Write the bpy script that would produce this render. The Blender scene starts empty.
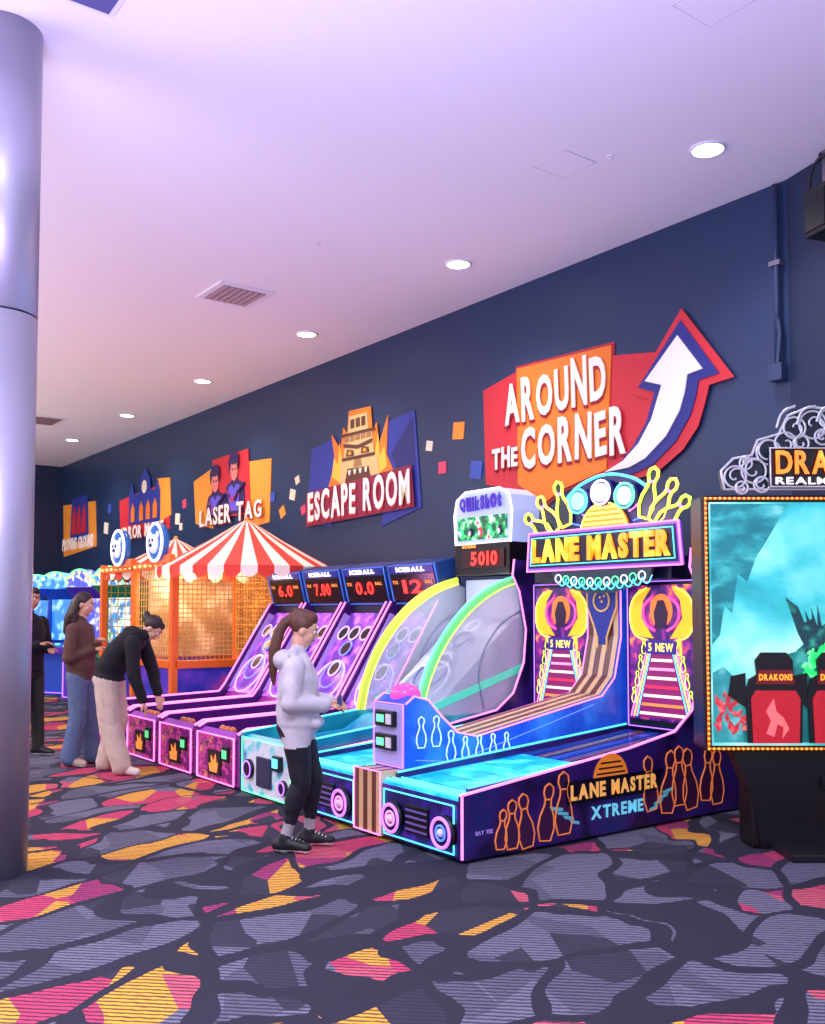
import bpy, bmesh, math, random
import numpy as np
from mathutils import Vector, Matrix, Euler
random.seed(4)
SC=bpy.context.scene; COL=SC.collection
SC.view_settings.view_transform='Standard'
SC.view_settings.look='None'

# ------------------------------------------------------------------ helpers
def lin(h):
    h=h.lstrip('#'); c=[int(h[i:i+2],16)/255 for i in (0,2,4)]
    return tuple((x/12.92 if x<=.04045 else ((x+.055)/1.055)**2.4) for x in c)+(1,)
_mc={}
def M(name,col,rough=.5,metal=0,emit=0,ecol=None,alpha=1,coat=0,noise=0):
    if name in _mc: return _mc[name]
    m=bpy.data.materials.new(name); m.use_nodes=True
    nt=m.node_tree; b=nt.nodes['Principled BSDF']
    c=lin(col)
    b.inputs['Base Color'].default_value=c
    b.inputs['Roughness'].default_value=rough
    b.inputs['Metallic'].default_value=metal
    b.inputs['Alpha'].default_value=alpha
    b.inputs['Coat Weight'].default_value=coat
    if emit:
        b.inputs['Emission Color'].default_value=lin(ecol or col)
        b.inputs['Emission Strength'].default_value=emit
        if emit<1.2: m.cycles.emission_sampling='NONE'
    if noise:
        tc=nt.nodes.new('ShaderNodeTexCoord'); n=nt.nodes.new('ShaderNodeTexNoise')
        n.inputs['Scale'].default_value=noise; n.inputs['Detail'].default_value=4
        mx=nt.nodes.new('ShaderNodeMix'); mx.data_type='RGBA'
        mx.inputs['A'].default_value=tuple(x*.72 for x in c[:3])+(1,)
        mx.inputs['B'].default_value=tuple(min(1,x*1.25) for x in c[:3])+(1,)
        nt.links.new(tc.outputs['Object'],n.inputs['Vector'])
        nt.links.new(n.outputs['Fac'],mx.inputs['Factor'])
        nt.links.new(mx.outputs['Result'],b.inputs['Base Color'])
    _mc[name]=m; return m
def MR(name,stops,scale=4,detail=3,strength=1.0,stretch=(1,1,1),dist=0,rough=.3,base=.3):
    """procedural artwork: noise -> colour ramp, partly emissive (backlit print / screen)"""
    if name in _mc: return _mc[name]
    m=bpy.data.materials.new(name); m.use_nodes=True
    nt=m.node_tree; b=nt.nodes['Principled BSDF']
    tc=nt.nodes.new('ShaderNodeTexCoord'); mp=nt.nodes.new('ShaderNodeMapping')
    mp.inputs['Scale'].default_value=stretch
    n=nt.nodes.new('ShaderNodeTexNoise'); n.inputs['Scale'].default_value=scale
    n.inputs['Detail'].default_value=detail; n.inputs['Distortion'].default_value=dist
    r=nt.nodes.new('ShaderNodeValToRGB')
    e=r.color_ramp.elements
    while len(e)>1: e.remove(e[-1])
    e[0].position=stops[0][0]; e[0].color=lin(stops[0][1])
    for p,c in stops[1:]:
        q=e.new(p); q.color=lin(c)
    nt.links.new(tc.outputs['Object'],mp.inputs['Vector'])
    nt.links.new(mp.outputs['Vector'],n.inputs['Vector'])
    nt.links.new(n.outputs['Fac'],r.inputs['Fac'])
    nt.links.new(r.outputs['Color'],b.inputs['Emission Color'])
    nt.links.new(r.outputs['Color'],b.inputs['Base Color'])
    b.inputs['Emission Strength'].default_value=strength
    b.inputs['Roughness'].default_value=rough
    m.cycles.emission_sampling='NONE'
    _mc[name]=m; return m

def addmesh(name,me,mat,parent=None,loc=(0,0,0),rot=(0,0,0)):
    o=bpy.data.objects.new(name,me); COL.objects.link(o)
    if mat is not None and len(me.materials)==0: me.materials.append(mat)
    o.location=loc; o.rotation_euler=rot
    if parent: o.parent=parent
    return o
def empty(name,loc=(0,0,0),rz=0):
    o=bpy.data.objects.new(name,None); COL.objects.link(o)
    o.location=loc; o.rotation_euler=(0,0,rz); o.empty_display_size=.2
    return o
def finish(bm,name,mat,parent,smooth=False,loc=(0,0,0),rot=(0,0,0)):
    bmesh.ops.recalc_face_normals(bm,faces=bm.faces)
    if smooth:
        for f in bm.faces: f.smooth=True
    me=bpy.data.meshes.new(name); bm.to_mesh(me); bm.free()
    return addmesh(name,me,mat,parent,loc,rot)
def box(name,parent,a,b,mat,bev=0,rot=(0,0,0)):
    c=[(a[i]+b[i])/2 for i in range(3)]; s=[abs(b[i]-a[i]) for i in range(3)]
    bm=bmesh.new(); bmesh.ops.create_cube(bm,size=1,matrix=Matrix.Diagonal((s[0],s[1],s[2],1)))
    if bev: bmesh.ops.bevel(bm,geom=bm.edges[:],offset=min(bev,min(s)*.45),segments=2,affect='EDGES',profile=.6)
    return finish(bm,name,mat,parent,loc=c,rot=rot)
def prism(name,parent,pts,ax,t0,t1,mat,bev=0,smooth=False):
    bm=bmesh.new()
    def P(p,t):
        if ax=='x': return (t,p[0],p[1])
        if ax=='y': return (p[0],t,p[1])
        return (p[0],p[1],t)
    v0=[bm.verts.new(P(p,t0)) for p in pts]; v1=[bm.verts.new(P(p,t1)) for p in pts]
    bm.faces.new(v0); bm.faces.new(v1[::-1])
    n=len(pts)
    for i in range(n): bm.faces.new((v0[i],v1[i],v1[(i+1)%n],v0[(i+1)%n]))
    if bev:
        bmesh.ops.recalc_face_normals(bm,faces=bm.faces)
        bmesh.ops.bevel(bm,geom=bm.edges[:],offset=bev,segments=2,affect='EDGES')
    return finish(bm,name,mat,parent)
def cyl(name,parent,p0,p1,r,mat,seg=24,r2=None,smooth=True):
    p0=Vector(p0);p1=Vector(p1);d=p1-p0
    bm=bmesh.new()
    q=d.to_track_quat('Z','Y').to_matrix().to_4x4()
    bmesh.ops.create_cone(bm,cap_ends=True,segments=seg,radius1=r,radius2=r if r2 is None else r2,depth=d.length,matrix=Matrix.Translation((p0+p1)/2)@q)
    for f in bm.faces: f.smooth=smooth and len(f.verts)==4
    return finish(bm,name,mat,parent)
def sphere(name,parent,c,r,mat,scale=(1,1,1),seg=24):
    bm=bmesh.new()
    bmesh.ops.create_uvsphere(bm,u_segments=seg,v_segments=seg//2,radius=r,matrix=Matrix.Translation(c)@Matrix.Diagonal((*scale,1)))
    return finish(bm,name,mat,parent,True)
def tube(name,parent,pts,r,mat,closed=False,res=1,smooth=False):
    if mat.name.startswith('neon'): r*=.62
    cu=bpy.data.curves.new(name,'CURVE'); cu.dimensions='3D'; cu.bevel_depth=r; cu.bevel_resolution=res
    sp=cu.splines.new('BEZIER' if smooth else 'POLY')
    if smooth:
        sp.bezier_points.add(len(pts)-1)
        for i,p in enumerate(pts):
            b=sp.bezier_points[i]; b.co=p; b.handle_left_type=b.handle_right_type='AUTO'
    else:
        sp.points.add(len(pts)-1)
        for i,p in enumerate(pts): sp.points[i].co=(*p,1)
    sp.use_cyclic_u=closed
    cu.use_fill_caps=True; cu.materials.append(mat)
    o=bpy.data.objects.new(name,cu); COL.objects.link(o)
    if parent: o.parent=parent
    return o
def ring(name,parent,c,r,rr,mat,ax='y',seg=28):
    pts=[]
    for i in range(seg):
        t=2*math.pi*i/seg; x=r*math.cos(t); y=r*math.sin(t)
        if ax=='y': pts.append((c[0]+x,c[1],c[2]+y))
        elif ax=='x': pts.append((c[0],c[1]+x,c[2]+y))
        else: pts.append((c[0]+x,c[1]+y,c[2]))
    return tube(name,parent,pts,rr,mat,True,1)
_gl={}
def glyph(ch,bold):
    k=(ch,bold)
    if k in _gl: return _gl[k]
    cu=bpy.data.curves.new('g','FONT'); cu.body=ch; cu.size=1; cu.offset=bold; cu.extrude=.5; cu.resolution_u=3
    o=bpy.data.objects.new('g',cu); COL.objects.link(o)
    bpy.context.view_layer.update()
    me=bpy.data.meshes.new_from_object(o.evaluated_get(bpy.context.evaluated_depsgraph_get()))
    v=np.array([x.co[:] for x in me.vertices]); fs=[tuple(p.vertices) for p in me.polygons]
    bpy.data.objects.remove(o); bpy.data.curves.remove(cu); bpy.data.meshes.remove(me)
    mn=v.min(0);mx=v.max(0)
    v=v-mn; v[:,2]=v[:,2]/max(1e-6,mx[2]-mn[2])
    _gl[k]=(v,fs,mx[0]-mn[0],mx[1]-mn[1]); return _gl[k]
def word(name,parent,s,origin,w,h,mat,right=(1,0,0),up=(0,0,1),ext=.01,bold=.02,jit=0,tilt=0,gap=.13,key=None):
    """lettering built letter by letter, fitted to width w and height h; ext = thickness toward the viewer side"""
    right=Vector(right);up=Vector(up);n=right.cross(up)
    rnd=random.Random(len(s)*7+ord(s[0])); V=[];Fc=[];x=0
    for i,ch in enumerate(s):
        if ch==' ': x+=.45; continue
        v,fs,gw,gh=glyph(ch,bold)
        v=v.copy(); sc=.72/max(gh,.3)
        if ch in '-.:,': sc=1
        hh=1+(rnd.uniform(-1,1)*jit); v[:,0]*=sc; v[:,1]*=sc*hh
        a=rnd.uniform(-1,1)*jit*.6; ca,sa=math.cos(a),math.sin(a)
        cx=gw*sc/2; cy=.36
        dy=rnd.uniform(-1,1)*jit*.15
        X=(v[:,0]-cx)*ca-(v[:,1]-cy)*sa+cx+x; Y=(v[:,0]-cx)*sa+(v[:,1]-cy)*ca+cy+dy
        base=len(V)
        V+= [(X[j],Y[j],v[j,2]) for j in range(len(X))]
        Fc+=[tuple(base+q for q in f) for f in fs]
        x+=gw*sc+gap
    x-=gap
    V=np.array(V); V[:,0]*=w/x; V[:,1]*=h/.72
    ct,st=math.cos(tilt),math.sin(tilt)
    X=V[:,0]*ct-V[:,1]*st; Y=V[:,0]*st+V[:,1]*ct
    o0=Vector(origin)
    vs=[o0+right*float(X[j])+up*float(Y[j])+n*(float(V[j,2])*ext) for j in range(len(X))]
    me=bpy.data.meshes.new(name); me.from_pydata(vs,[],Fc); me.update()
    return addmesh(name,me,mat,parent)

# ------------------------------------------------------------------ materials
white=M('white_plastic','#e8e8ee',.4)
black=M('black_plastic','#0b0b10',.35)
dark=M('dark_cabinet','#14122a',.3)
steel=M('steel','#9a9aa6',.32,.9)
cream=M('cream_print','#f3e6c8',.6,emit=.05)
redp=M('red_print','#d02c38',.55,emit=.07)
orangep=M('orange_print','#ee7e22',.55,emit=.08)
orangel=M('light_orange_print','#f49c34',.55,emit=.08)
bluep=M('blue_print','#2c3a98',.5,emit=.06)
navyp=M('navy_print','#1c2352',.5)
pinkp=M('pink_print','#e0486a',.5,emit=.1)
def G(name,col,s): return M(name,col,.4,emit=s)
nPink=G('neon_pink','#ff78d0',2.3); nCyan=G('neon_cyan','#50dcff',2.0); nBlue=G('neon_blue','#4c70ff',1.8)
nPurple=G('neon_purple','#a868ff',2.0); nGreen=G('neon_green','#60f8a0',1.6); nLime=G('neon_lime','#d4f048',1.6)
nYellow=G('neon_yellow','#ffe458',1.5); nOrange=G('neon_orange','#ff9a30',1.5); nRed=G('neon_red','#ff3028',2.3); nWhite=G('neon_white','#f4e8ff',1.7)
nAmber=G('neon_amber','#ffa030',1.9)

# ------------------------------------------------------------------ room
H=5.0
def carpet():
    m=bpy.data.materials.new('carpet'); m.use_nodes=True; nt=m.node_tree; b=nt.nodes['Principled BSDF']
    N=nt.nodes.new; L=nt.links.new
    geo=N('ShaderNodeNewGeometry')
    mp=N('ShaderNodeMapping'); mp.vector_type='TEXTURE'; mp.inputs['Rotation'].default_value=(0,0,math.radians(112)); mp.inputs['Scale'].default_value=(1.7,1,1)
    L(geo.outputs['Position'],mp.inputs['Vector'])
    nz=N('ShaderNodeTexNoise'); nz.inputs['Scale'].default_value=1.6; L(mp.outputs['Vector'],nz.inputs['Vector'])
    ad=N('ShaderNodeVectorMath'); ad.operation='MULTIPLY_ADD'
    ad.inputs[1].default_value=(.6,.6,0); L(nz.outputs['Color'],ad.inputs[0]); L(mp.outputs['Vector'],ad.inputs[2])
    SCL=2.5
    ve=N('ShaderNodeTexVoronoi'); ve.feature='DISTANCE_TO_EDGE'; ve.inputs['Scale'].default_value=SCL; L(ad.outputs[0],ve.inputs['Vector'])
    vc=N('ShaderNodeTexVoronoi'); vc.inputs['Scale'].default_value=SCL; L(ad.outputs[0],vc.inputs['Vector'])
    # diagonal colour bands running through the shapes
    mp3=N('ShaderNodeMapping'); mp3.vector_type='TEXTURE'; mp3.inputs['Rotation'].default_value=(0,0,math.radians(158)); mp3.inputs['Scale'].default_value=(2.0,1,1)
    L(geo.outputs['Position'],mp3.inputs['Vector'])
    v2=N('ShaderNodeTexVoronoi'); v2.inputs['Scale'].default_value=3.9; L(mp3.outputs['Vector'],v2.inputs['Vector'])
    s1=N('ShaderNodeSeparateColor'); L(vc.outputs['Color'],s1.inputs[0])
    s2=N('ShaderNodeSeparateColor'); L(v2.outputs['Color'],s2.inputs[0])
    th=N('ShaderNodeMapRange'); th.inputs['To Min'].default_value=.015; th.inputs['To Max'].default_value=.12; L(s1.outputs['Blue'],th.inputs['Value'])
    gt=N('ShaderNodeMath'); gt.operation='GREATER_THAN'; L(ve.outputs['Distance'],gt.inputs[0]); L(th.outputs[0],gt.inputs[1])
    rp=N('ShaderNodeValToRGB'); rp.color_ramp.interpolation='CONSTANT'; e=rp.color_ramp.elements
    e[0].position=0; e[0].color=lin('#74748a')
    e[1].position=.10; e[1].color=lin('#d0446a')
    for p,c in ((.38,'#a83a70'),(.50,'#eaaa40'),(.78,'#d85e72'),(.92,'#3a3a48')):
        q=e.new(p); q.color=lin(c)
    L(s2.outputs['Red'],rp.inputs['Fac'])
    isc=N('ShaderNodeMath'); isc.operation='GREATER_THAN'; isc.inputs[1].default_value=.50; L(s1.outputs['Green'],isc.inputs[0])
    rg=N('ShaderNodeValToRGB'); rg.color_ramp.interpolation='CONSTANT'; e=rg.color_ramp.elements
    e[0].position=0; e[0].color=lin('#727286'); e[1].position=.55; e[1].color=lin('#606072'); q=e.new(.82); q.color=lin('#3c3c4a')
    L(s2.outputs['Green'],rg.inputs['Fac'])
    mx=N('ShaderNodeMix'); mx.data_type='RGBA'; L(rg.outputs['Color'],mx.inputs['A'])
    L(isc.outputs[0],mx.inputs['Factor']); L(rp.outputs['Color'],mx.inputs['B'])
    mp2=N('ShaderNodeMapping'); mp2.inputs['Rotation'].default_value=(0,0,math.radians(-47)); L(geo.outputs['Position'],mp2.inputs['Vector'])
    wv=N('ShaderNodeTexWave'); wv.bands_direction='Y'; wv.inputs['Scale'].default_value=9.5; wv.inputs['Distortion'].default_value=1.6; wv.inputs['Detail'].default_value=2; wv.inputs['Detail Scale'].default_value=3
    L(mp2.outputs['Vector'],wv.inputs['Vector'])
    mr=N('ShaderNodeMapRange'); mr.inputs['From Min'].default_value=.3; mr.inputs['From Max'].default_value=.5; mr.inputs['To Min'].default_value=.15; mr.inputs['To Max'].default_value=1
    L(wv.outputs['Fac'],mr.inputs['Value'])
    mul=N('ShaderNodeMath'); mul.operation='MULTIPLY'; L(gt.outputs[0],mul.inputs[0]); L(mr.outputs[0],mul.inputs[1])
    fn=N('ShaderNodeTexNoise'); fn.inputs['Scale'].default_value=160; L(geo.outputs['Position'],fn.inputs['Vector'])
    dk=N('ShaderNodeMix'); dk.data_type='RGBA'; dk.inputs['A'].default_value=lin('#1a1a24'); dk.inputs['B'].default_value=lin('#3e3e4e'); L(fn.outputs['Fac'],dk.inputs['Factor'])
    fin=N('ShaderNodeMix'); fin.data_type='RGBA'; L(mul.outputs[0],fin.inputs['Factor']); L(dk.outputs['Result'],fin.inputs['A']); L(mx.outputs['Result'],fin.inputs['B'])
    L(fin.outputs['Result'],b.inputs['Base Color']); b.inputs['Roughness'].default_value=.95
    b.inputs['Specular IOR Level'].default_value=.15
    bp=N('ShaderNodeBump'); bp.inputs['Strength'].default_value=.25; L(fn.outputs['Fac'],bp.inputs['Height']); L(bp.outputs[0],b.inputs['Normal'])
    return m
box('floor',None,(-23.6,-9,-.1),(5,7.2,0),carpet())
ceilm=M('ceiling_paint','#f2f0f4',.85)
box('ceiling',None,(-23.6,-9,H),(5,7.2,H+.1),ceilm)
wallm=M('wall_navy_paint','#1f365a',.42)
box('wall_back',None,(-23.6,7.0,0),(-4.38,7.2,H),wallm)
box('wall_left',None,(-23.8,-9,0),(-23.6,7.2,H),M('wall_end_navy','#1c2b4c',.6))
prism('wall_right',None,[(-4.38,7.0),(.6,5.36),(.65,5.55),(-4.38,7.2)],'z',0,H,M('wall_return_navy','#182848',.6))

# column
col=empty('steel_column',(-6.03,1.402,0))
colm=M('brushed_column','#aaa8b8',.40,.5)
cyl('lower_sleeve',col,(0,0,0),(0,0,3.25),.22,colm,96)
cyl('joint',col,(0,0,3.25),(0,0,3.262),.215,black,96)
cyl('upper_sleeve',col,(0,0,3.262),(0,0,H),.22,colm,96)

# conduit
cd=empty('wall_conduit_pipe',(-4.45,6.95,0))
cp=M('conduit_paint','#2a3c60',.4)
cyl('pipe',cd,(0,0,3.5),(0,0,4.97),.026,cp)
box('junction_box',cd,(-.06,-.05,3.36),(.06,.05,3.5),cp,.01)
box('strap',cd,(-.05,-.035,4.3),(.05,.05,4.34),steel)
tube('elbow',cd,[(0,0,3.9),(.03,-.01,3.75),(.01,-.02,3.5)],.02,cp)

# ceiling fixtures
for i,(x,y) in enumerate([(-4.43,6.05),(-7.42,6.06),(-10.45,6.08),(-13.53,6.07),(-16.7,6.07),(-19.75,6.05)]):
    e=empty('recessed_downlight',(x,y,H))
    ring('trim_ring',e,(0,0,-.004),.125,.014,white,'z')
    cyl('lens',e,(0,0,-.002),(0,0,-.012),.115,G('downlight_lens','#fff4e8',7))
    l=bpy.data.lights.new('downlight_beam','SPOT'); l.energy=180; l.spot_size=math.radians(125); l.spot_blend=1; l.shadow_soft_size=.12; l.color=(1,.96,.92)
    o=bpy.data.objects.new('downlight_beam',l); COL.objects.link(o); o.parent=e; o.location=(0,0,-.05)
vd=M('vent_throat','#8a7078',.8)
v=empty('ceiling_air_vent',(-9.6,4.68,H))
box('frame',v,(-.32,-.32,-.02),(.32,.32,0),white,.004)
box('throat',v,(-.25,-.25,-.025),(.25,.25,-.02),vd)
for i in range(7):
    box('louver_%d'%i,v,(-.25,-.22+i*.073-.02,-.032),(.25,-.22+i*.073+.02,-.024),M('vent_louver','#b8a4a8',.6))
for (x,y) in ((-5.25,5.36),(-3.3,4.6)):
    e=empty('ceiling_access_panel',(x,y,H))
    box('panel',e,(-.17,-.17,-.004),(.17,.17,0),ceilm)
    tube('gap',e,[(-.17,-.17,-.004),(.17,-.17,-.004),(.17,.17,-.004),(-.17,.17,-.004)],.002,M('gap_grey','#b8b4c4',.8),True)
e=empty('ceiling_air_vent',(-5.34,1.72,H)); box('frame',e,(-.15,-.15,-.015),(.15,.15,0),white); box('grille',e,(-.12,-.12,-.02),(.12,.12,-.012),M('grille_blue','#5a5a90',.7))
e=empty('ceiling_air_vent',(-18.0,4.9,H)); box('frame',e,(-.4,-.4,-.02),(.4,.4,0),white); box('grille',e,(-.33,-.33,-.028),(.33,.33,-.018),vd)
for (x,y) in ((-4.95,5.55),(-7.8,4.65),(-9.8,6.55)):
    e=empty('ceiling_sprinkler',(x,y,H)); cyl('escutcheon',e,(0,0,0),(0,0,-.010),.028,white); cyl('head',e,(0,0,-.01),(0,0,-.025),.010,white)

# speaker on return wall
sp=empty('wall_speaker',(-3.86,6.66,4.55),math.radians(-18))
box('body',sp,(-.10,-.10,-.26),(.14,.10,.10),black,.02)
box('grille',sp,(-.08,-.11,-.22),(.12,-.10,.06),M('speaker_grille','#1c1c22',.8))
box('bracket',sp,(-.04,.02,.10),(.04,.10,.40),steel,.01)
box('mount',sp,(-.1,.04,.36),(.14,.14,.42),black,.01)
tube('cable',sp,[(.05,.05,.4),(-.08,-.02,.3),(-.1,0,.0),(0,.05,-.2)],.012,black,smooth=True)

# ------------------------------------------------------------------ wall signs
def layer(parent,nm,pts,y,mat,t=.012): return prism(nm,parent,pts,'y',y-t,y,mat)
LY=[6.999,6.986,6.973,6.960,6.947,6.934]
lett=M('letter_cream','#fbf2e6',.5,emit=.14); lsh=M('sign_shadow_red','#a81c30',.6)
s=empty('around_the_corner_wall_sign')
layer(s,'red_panel',[(-8.12,3.97),(-7.27,4.13),(-7.13,2.66),(-8.08,2.92)],LY[0],redp)
layer(s,'red_panel_right',[(-6.3,3.97),(-5.72,3.88),(-5.5,3.9),(-5.3,3.2),(-5.9,2.76),(-6.6,2.78)],LY[0],redp)
layer(s,'orange_panel',[(-7.56,4.10),(-6.23,4.06),(-6.31,2.87),(-6.9,2.74),(-7.16,2.62),(-7.55,2.86)],LY[1],orangep)
layer(s,'orange_panel_edge',[(-7.59,4.13),(-6.20,4.09),(-6.28,2.84),(-6.9,2.71),(-7.16,2.58),(-7.58,2.84)],LY[0]-.002,M('edge_red','#b82438',.5),.008)
layer(s,'arrow_red',[(-5.40,4.20),(-4.87,3.48),(-5.12,3.46),(-5.17,3.30),(-5.24,3.12),(-5.4,2.94),(-5.69,2.77),(-6.04,2.72),(-6.45,2.80),(-6.2,2.88),(-6.02,3.02),(-5.88,3.2),(-5.78,3.46),(-5.98,3.54)],LY[2],redp)
layer(s,'arrow_navy',[(-5.405,4.09),(-5.01,3.54),(-5.22,3.52),(-5.25,3.38),(-5.31,3.23),(-5.47,3.02),(-5.73,2.84),(-6.03,2.77),(-6.38,2.81),(-6.13,2.90),(-5.96,3.04),(-5.80,3.24),(-5.70,3.5),(-5.89,3.58)],LY[3],M('arrow_navy','#222c80',.5,emit=.04))
layer(s,'arrow_white',[(-5.43,3.96),(-5.17,3.61),(-5.33,3.59),(-5.36,3.44),(-5.42,3.28),(-5.57,3.08),(-5.81,2.91),(-6.0,2.85),(-6.3,2.84),(-6.07,2.92),(-5.88,3.06),(-5.73,3.26),(-5.61,3.55),(-5.8,3.62)],LY[4],M('arrow_white','#f8f0e4',.5,emit=.12))
for nm,st,o,w,h,t in (('around','AROUND',(-7.72,3.50),1.44,.46,.035),('the','THE',(-7.93,3.05),.40,.21,.02),('corner','CORNER',(-7.47,3.0),1.42,.46,.0)):
    word(nm+'_shadow',s,st,(o[0]-.025,LY[2],o[1]-.03),w+.02,h+.02,lsh,ext=.012,bold=.05,jit=.1,tilt=t)
    word(nm+'_letters',s,st,(o[0],LY[3],o[1]),w,h,lett,ext=.012,bold=.032,jit=.1,tilt=t)

s=empty('escape_room_wall_sign')
layer(s,'blue_panel_left',[(-11.85,3.82),(-11.2,3.9),(-11.3,2.68),(-11.98,2.78)],LY[0],bluep)
layer(s,'blue_panel_right',[(-9.97,3.92),(-9.40,3.97),(-9.26,2.77),(-10.1,2.6)],LY[0],bluep)
layer(s,'blue_facet',[(-9.9,3.5),(-9.44,3.9),(-9.38,3.3),(-9.75,3.25)],LY[1]+.005,M('blue_facet','#20286e',.5),.006)
layer(s,'flames',[(-11.45,3.1),(-11.2,3.55),(-11.3,3.95),(-11.06,3.70),(-11.0,4.0),(-10.90,3.9),(-10.86,4.2),(-10.34,4.18),(-10.30,3.85),(-10.20,3.95),(-10.15,3.65),(-9.95,4.0),(-9.98,3.5),(-9.7,3.1),(-9.9,2.95),(-11.35,2.85)],LY[1],orangep)
for q in (-1,1):
    layer(s,'flame_inner',[(-10.62+q*.42,3.25),(-10.62+q*.66,3.35),(-10.62+q*.60,3.62),(-10.62+q*.50,3.5),(-10.62+q*.46,3.8),(-10.62+q*.38,3.5)],LY[1]-.013,M('flame_yellow','#ffc040',.5,emit=.1),.004)
stone=M('stone_print','#d8b878',.6,emit=.05); stoned=M('stone_dark','#5e3828',.6); stonem=M('stone_mid','#a4764a',.6)
layer(s,'temple',[(-11.08,3.15),(-11.04,3.55),(-10.96,3.58),(-10.93,3.88),(-10.85,3.90),(-10.83,4.12),(-10.40,4.11),(-10.38,3.89),(-10.30,3.87),(-10.24,3.55),(-10.16,3.52),(-10.1,3.1)],LY[2],stone)
for zz in (3.555,3.88):
    layer(s,'temple_ledge',[(-11.0,zz-.02),(-10.22,zz-.03),(-10.22,zz+.01),(-11.0,zz+.02)],LY[3],stoned,.006)
for k in range(3):
    x=-10.79+k*.13; layer(s,'temple_window_%d'%k,[(x,3.95),(x+.09,3.95),(x+.09,4.07),(x,4.07)],LY[3],stoned,.006)
for k in range(5):
    x=-10.93+k*.13; layer(s,'temple_block_%d'%k,[(x,3.78),(x+.10,3.78),(x+.10,3.85),(x,3.85)],LY[3],stonem,.006)
layer(s,'temple_brow',[(-10.96,3.72),(-10.62,3.66),(-10.28,3.70),(-10.28,3.75),(-10.62,3.71),(-10.96,3.77)],LY[3],stoned,.006)
for x in (-10.90,-10.54): layer(s,'temple_eye',[(x,3.59),(x+.20,3.58),(x+.18,3.65),(x+.03,3.68)],LY[3],stoned,.006); layer(s,'temple_eye_glow',[(x+.06,3.60),(x+.14,3.60),(x+.13,3.64),(x+.07,3.65)],LY[3]-.007,orangel,.004)
layer(s,'temple_nose',[(-10.68,3.54),(-10.56,3.54),(-10.52,3.43),(-10.72,3.43)],LY[3],stonem,.006)
layer(s,'temple_mouth',[(-10.92,3.24),(-10.30,3.22),(-10.36,3.40),(-10.86,3.42)],LY[3],stoned,.006)
for k in range(4):
    x=-10.84+k*.13; layer(s,'temple_tooth_%d'%k,[(x,3.395),(x+.07,3.395),(x+.05,3.33),(x+.02,3.33)],LY[3]-.007,cream,.004)
layer(s,'text_backing',[(-11.93,3.20),(-9.42,3.30),(-9.36,2.78),(-11.93,2.72)],LY[3],M('maroon_back','#8e2040',.6),.01)
word('letters_shadow',s,'ESCAPE ROOM',(-11.88,LY[4],2.75),2.46,.44,redp,ext=.008,bold=.05,jit=.08,tilt=.02)
word('letters',s,'ESCAPE ROOM',(-11.84,LY[5],2.78),2.42,.43,lett,ext=.010,bold=.03,jit=.08,tilt=.02)

s=empty('laser_tag_wall_sign')
layer(s,'orange_left',[(-15.9,3.8),(-15.0,3.98),(-15.1,2.92),(-15.8,3.05)],LY[0],orangel)
layer(s,'orange_right',[(-13.9,3.9),(-13.05,3.85),(-13.1,2.88),(-13.75,2.84)],LY[0],orangel)
layer(s,'red_panel',[(-15.1,4.08),(-13.8,4.10),(-13.7,3.05),(-15.15,3.1)],LY[1],redp)
pur=M('purple_figure','#34245c',.5); face=M('figure_face','#e88878',.5,emit=.08); vest=M('figure_vest','#6a5ad0',.5,emit=.12)
for k,(x,z) in enumerate(((-14.95,3.68),(-14.25,3.80))):
    layer(s,'player_body_%d'%k,[(x-.34,3.1),(x+.34,3.1),(x+.36,z-.38),(x+.28,z-.22),(x+.12,z-.16),(x+.08,z-.10),(x-.08,z-.10),(x-.12,z-.16),(x-.28,z-.22),(x-.36,z-.38)],LY[2],pur)
    layer(s,'player_vest_%d'%k,[(x-.16,3.15),(x+.16,3.15),(x+.20,z-.25),(x+.08,z-.22),(x,z-.30),(x-.08,z-.22),(x-.20,z-.25)],LY[3],vest,.006)
    layer(s,'player_arm_%d'%k,[(x-.30,z-.30),(x-.22,z-.30),(x-.10,z-.52),(x+.18,z-.42),(x+.20,z-.35),(x-.10,z-.44)],LY[3]-.007,M('figure_sleeve','#b03a78',.5,emit=.08),.004)
    layer(s,'player_head_%d'%k,[(x-.12,z+.12),(x-.13,z),(x-.09,z-.12),(x,z-.17),(x+.09,z-.12),(x+.13,z),(x+.12,z+.12),(x,z+.18)],LY[3],face,.008)
    layer(s,'player_hair_%d'%k,[(x-.15,z-.02),(x-.19,z+.16),(x-.10,z+.28),(x+.04,z+.30),(x+.16,z+.24),(x+.18,z+.08),(x+.14,z),(x+.11,z+.12),(x-.02,z+.10),(x-.10,z+.13)],LY[4],pur,.008)
    for q in (-1,1): layer(s,'player_eye_%d'%k,[(x+q*.05-.025,z+.01),(x+q*.05+.025,z+.01),(x+q*.05+.02,z+.04),(x+q*.05-.02,z+.04)],LY[3]-.009,pur,.003)
    tube('player_blaster_%d'%k,s,[(x+.05,LY[4],z-.48),(x+.16,LY[4],z-.36),(x+.38,LY[4],z-.24)],.028,M('blaster_plum','#282058',.4))
word('letters_shadow',s,'LASER TAG',(-15.53,LY[4],2.95),2.28,.30,lsh,ext=.008,bold=.05,jit=.06)
word('letters',s,'LASER TAG',(-15.5,LY[5],2.97),2.25,.29,lett,ext=.01,bold=.02,jit=.06)

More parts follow.
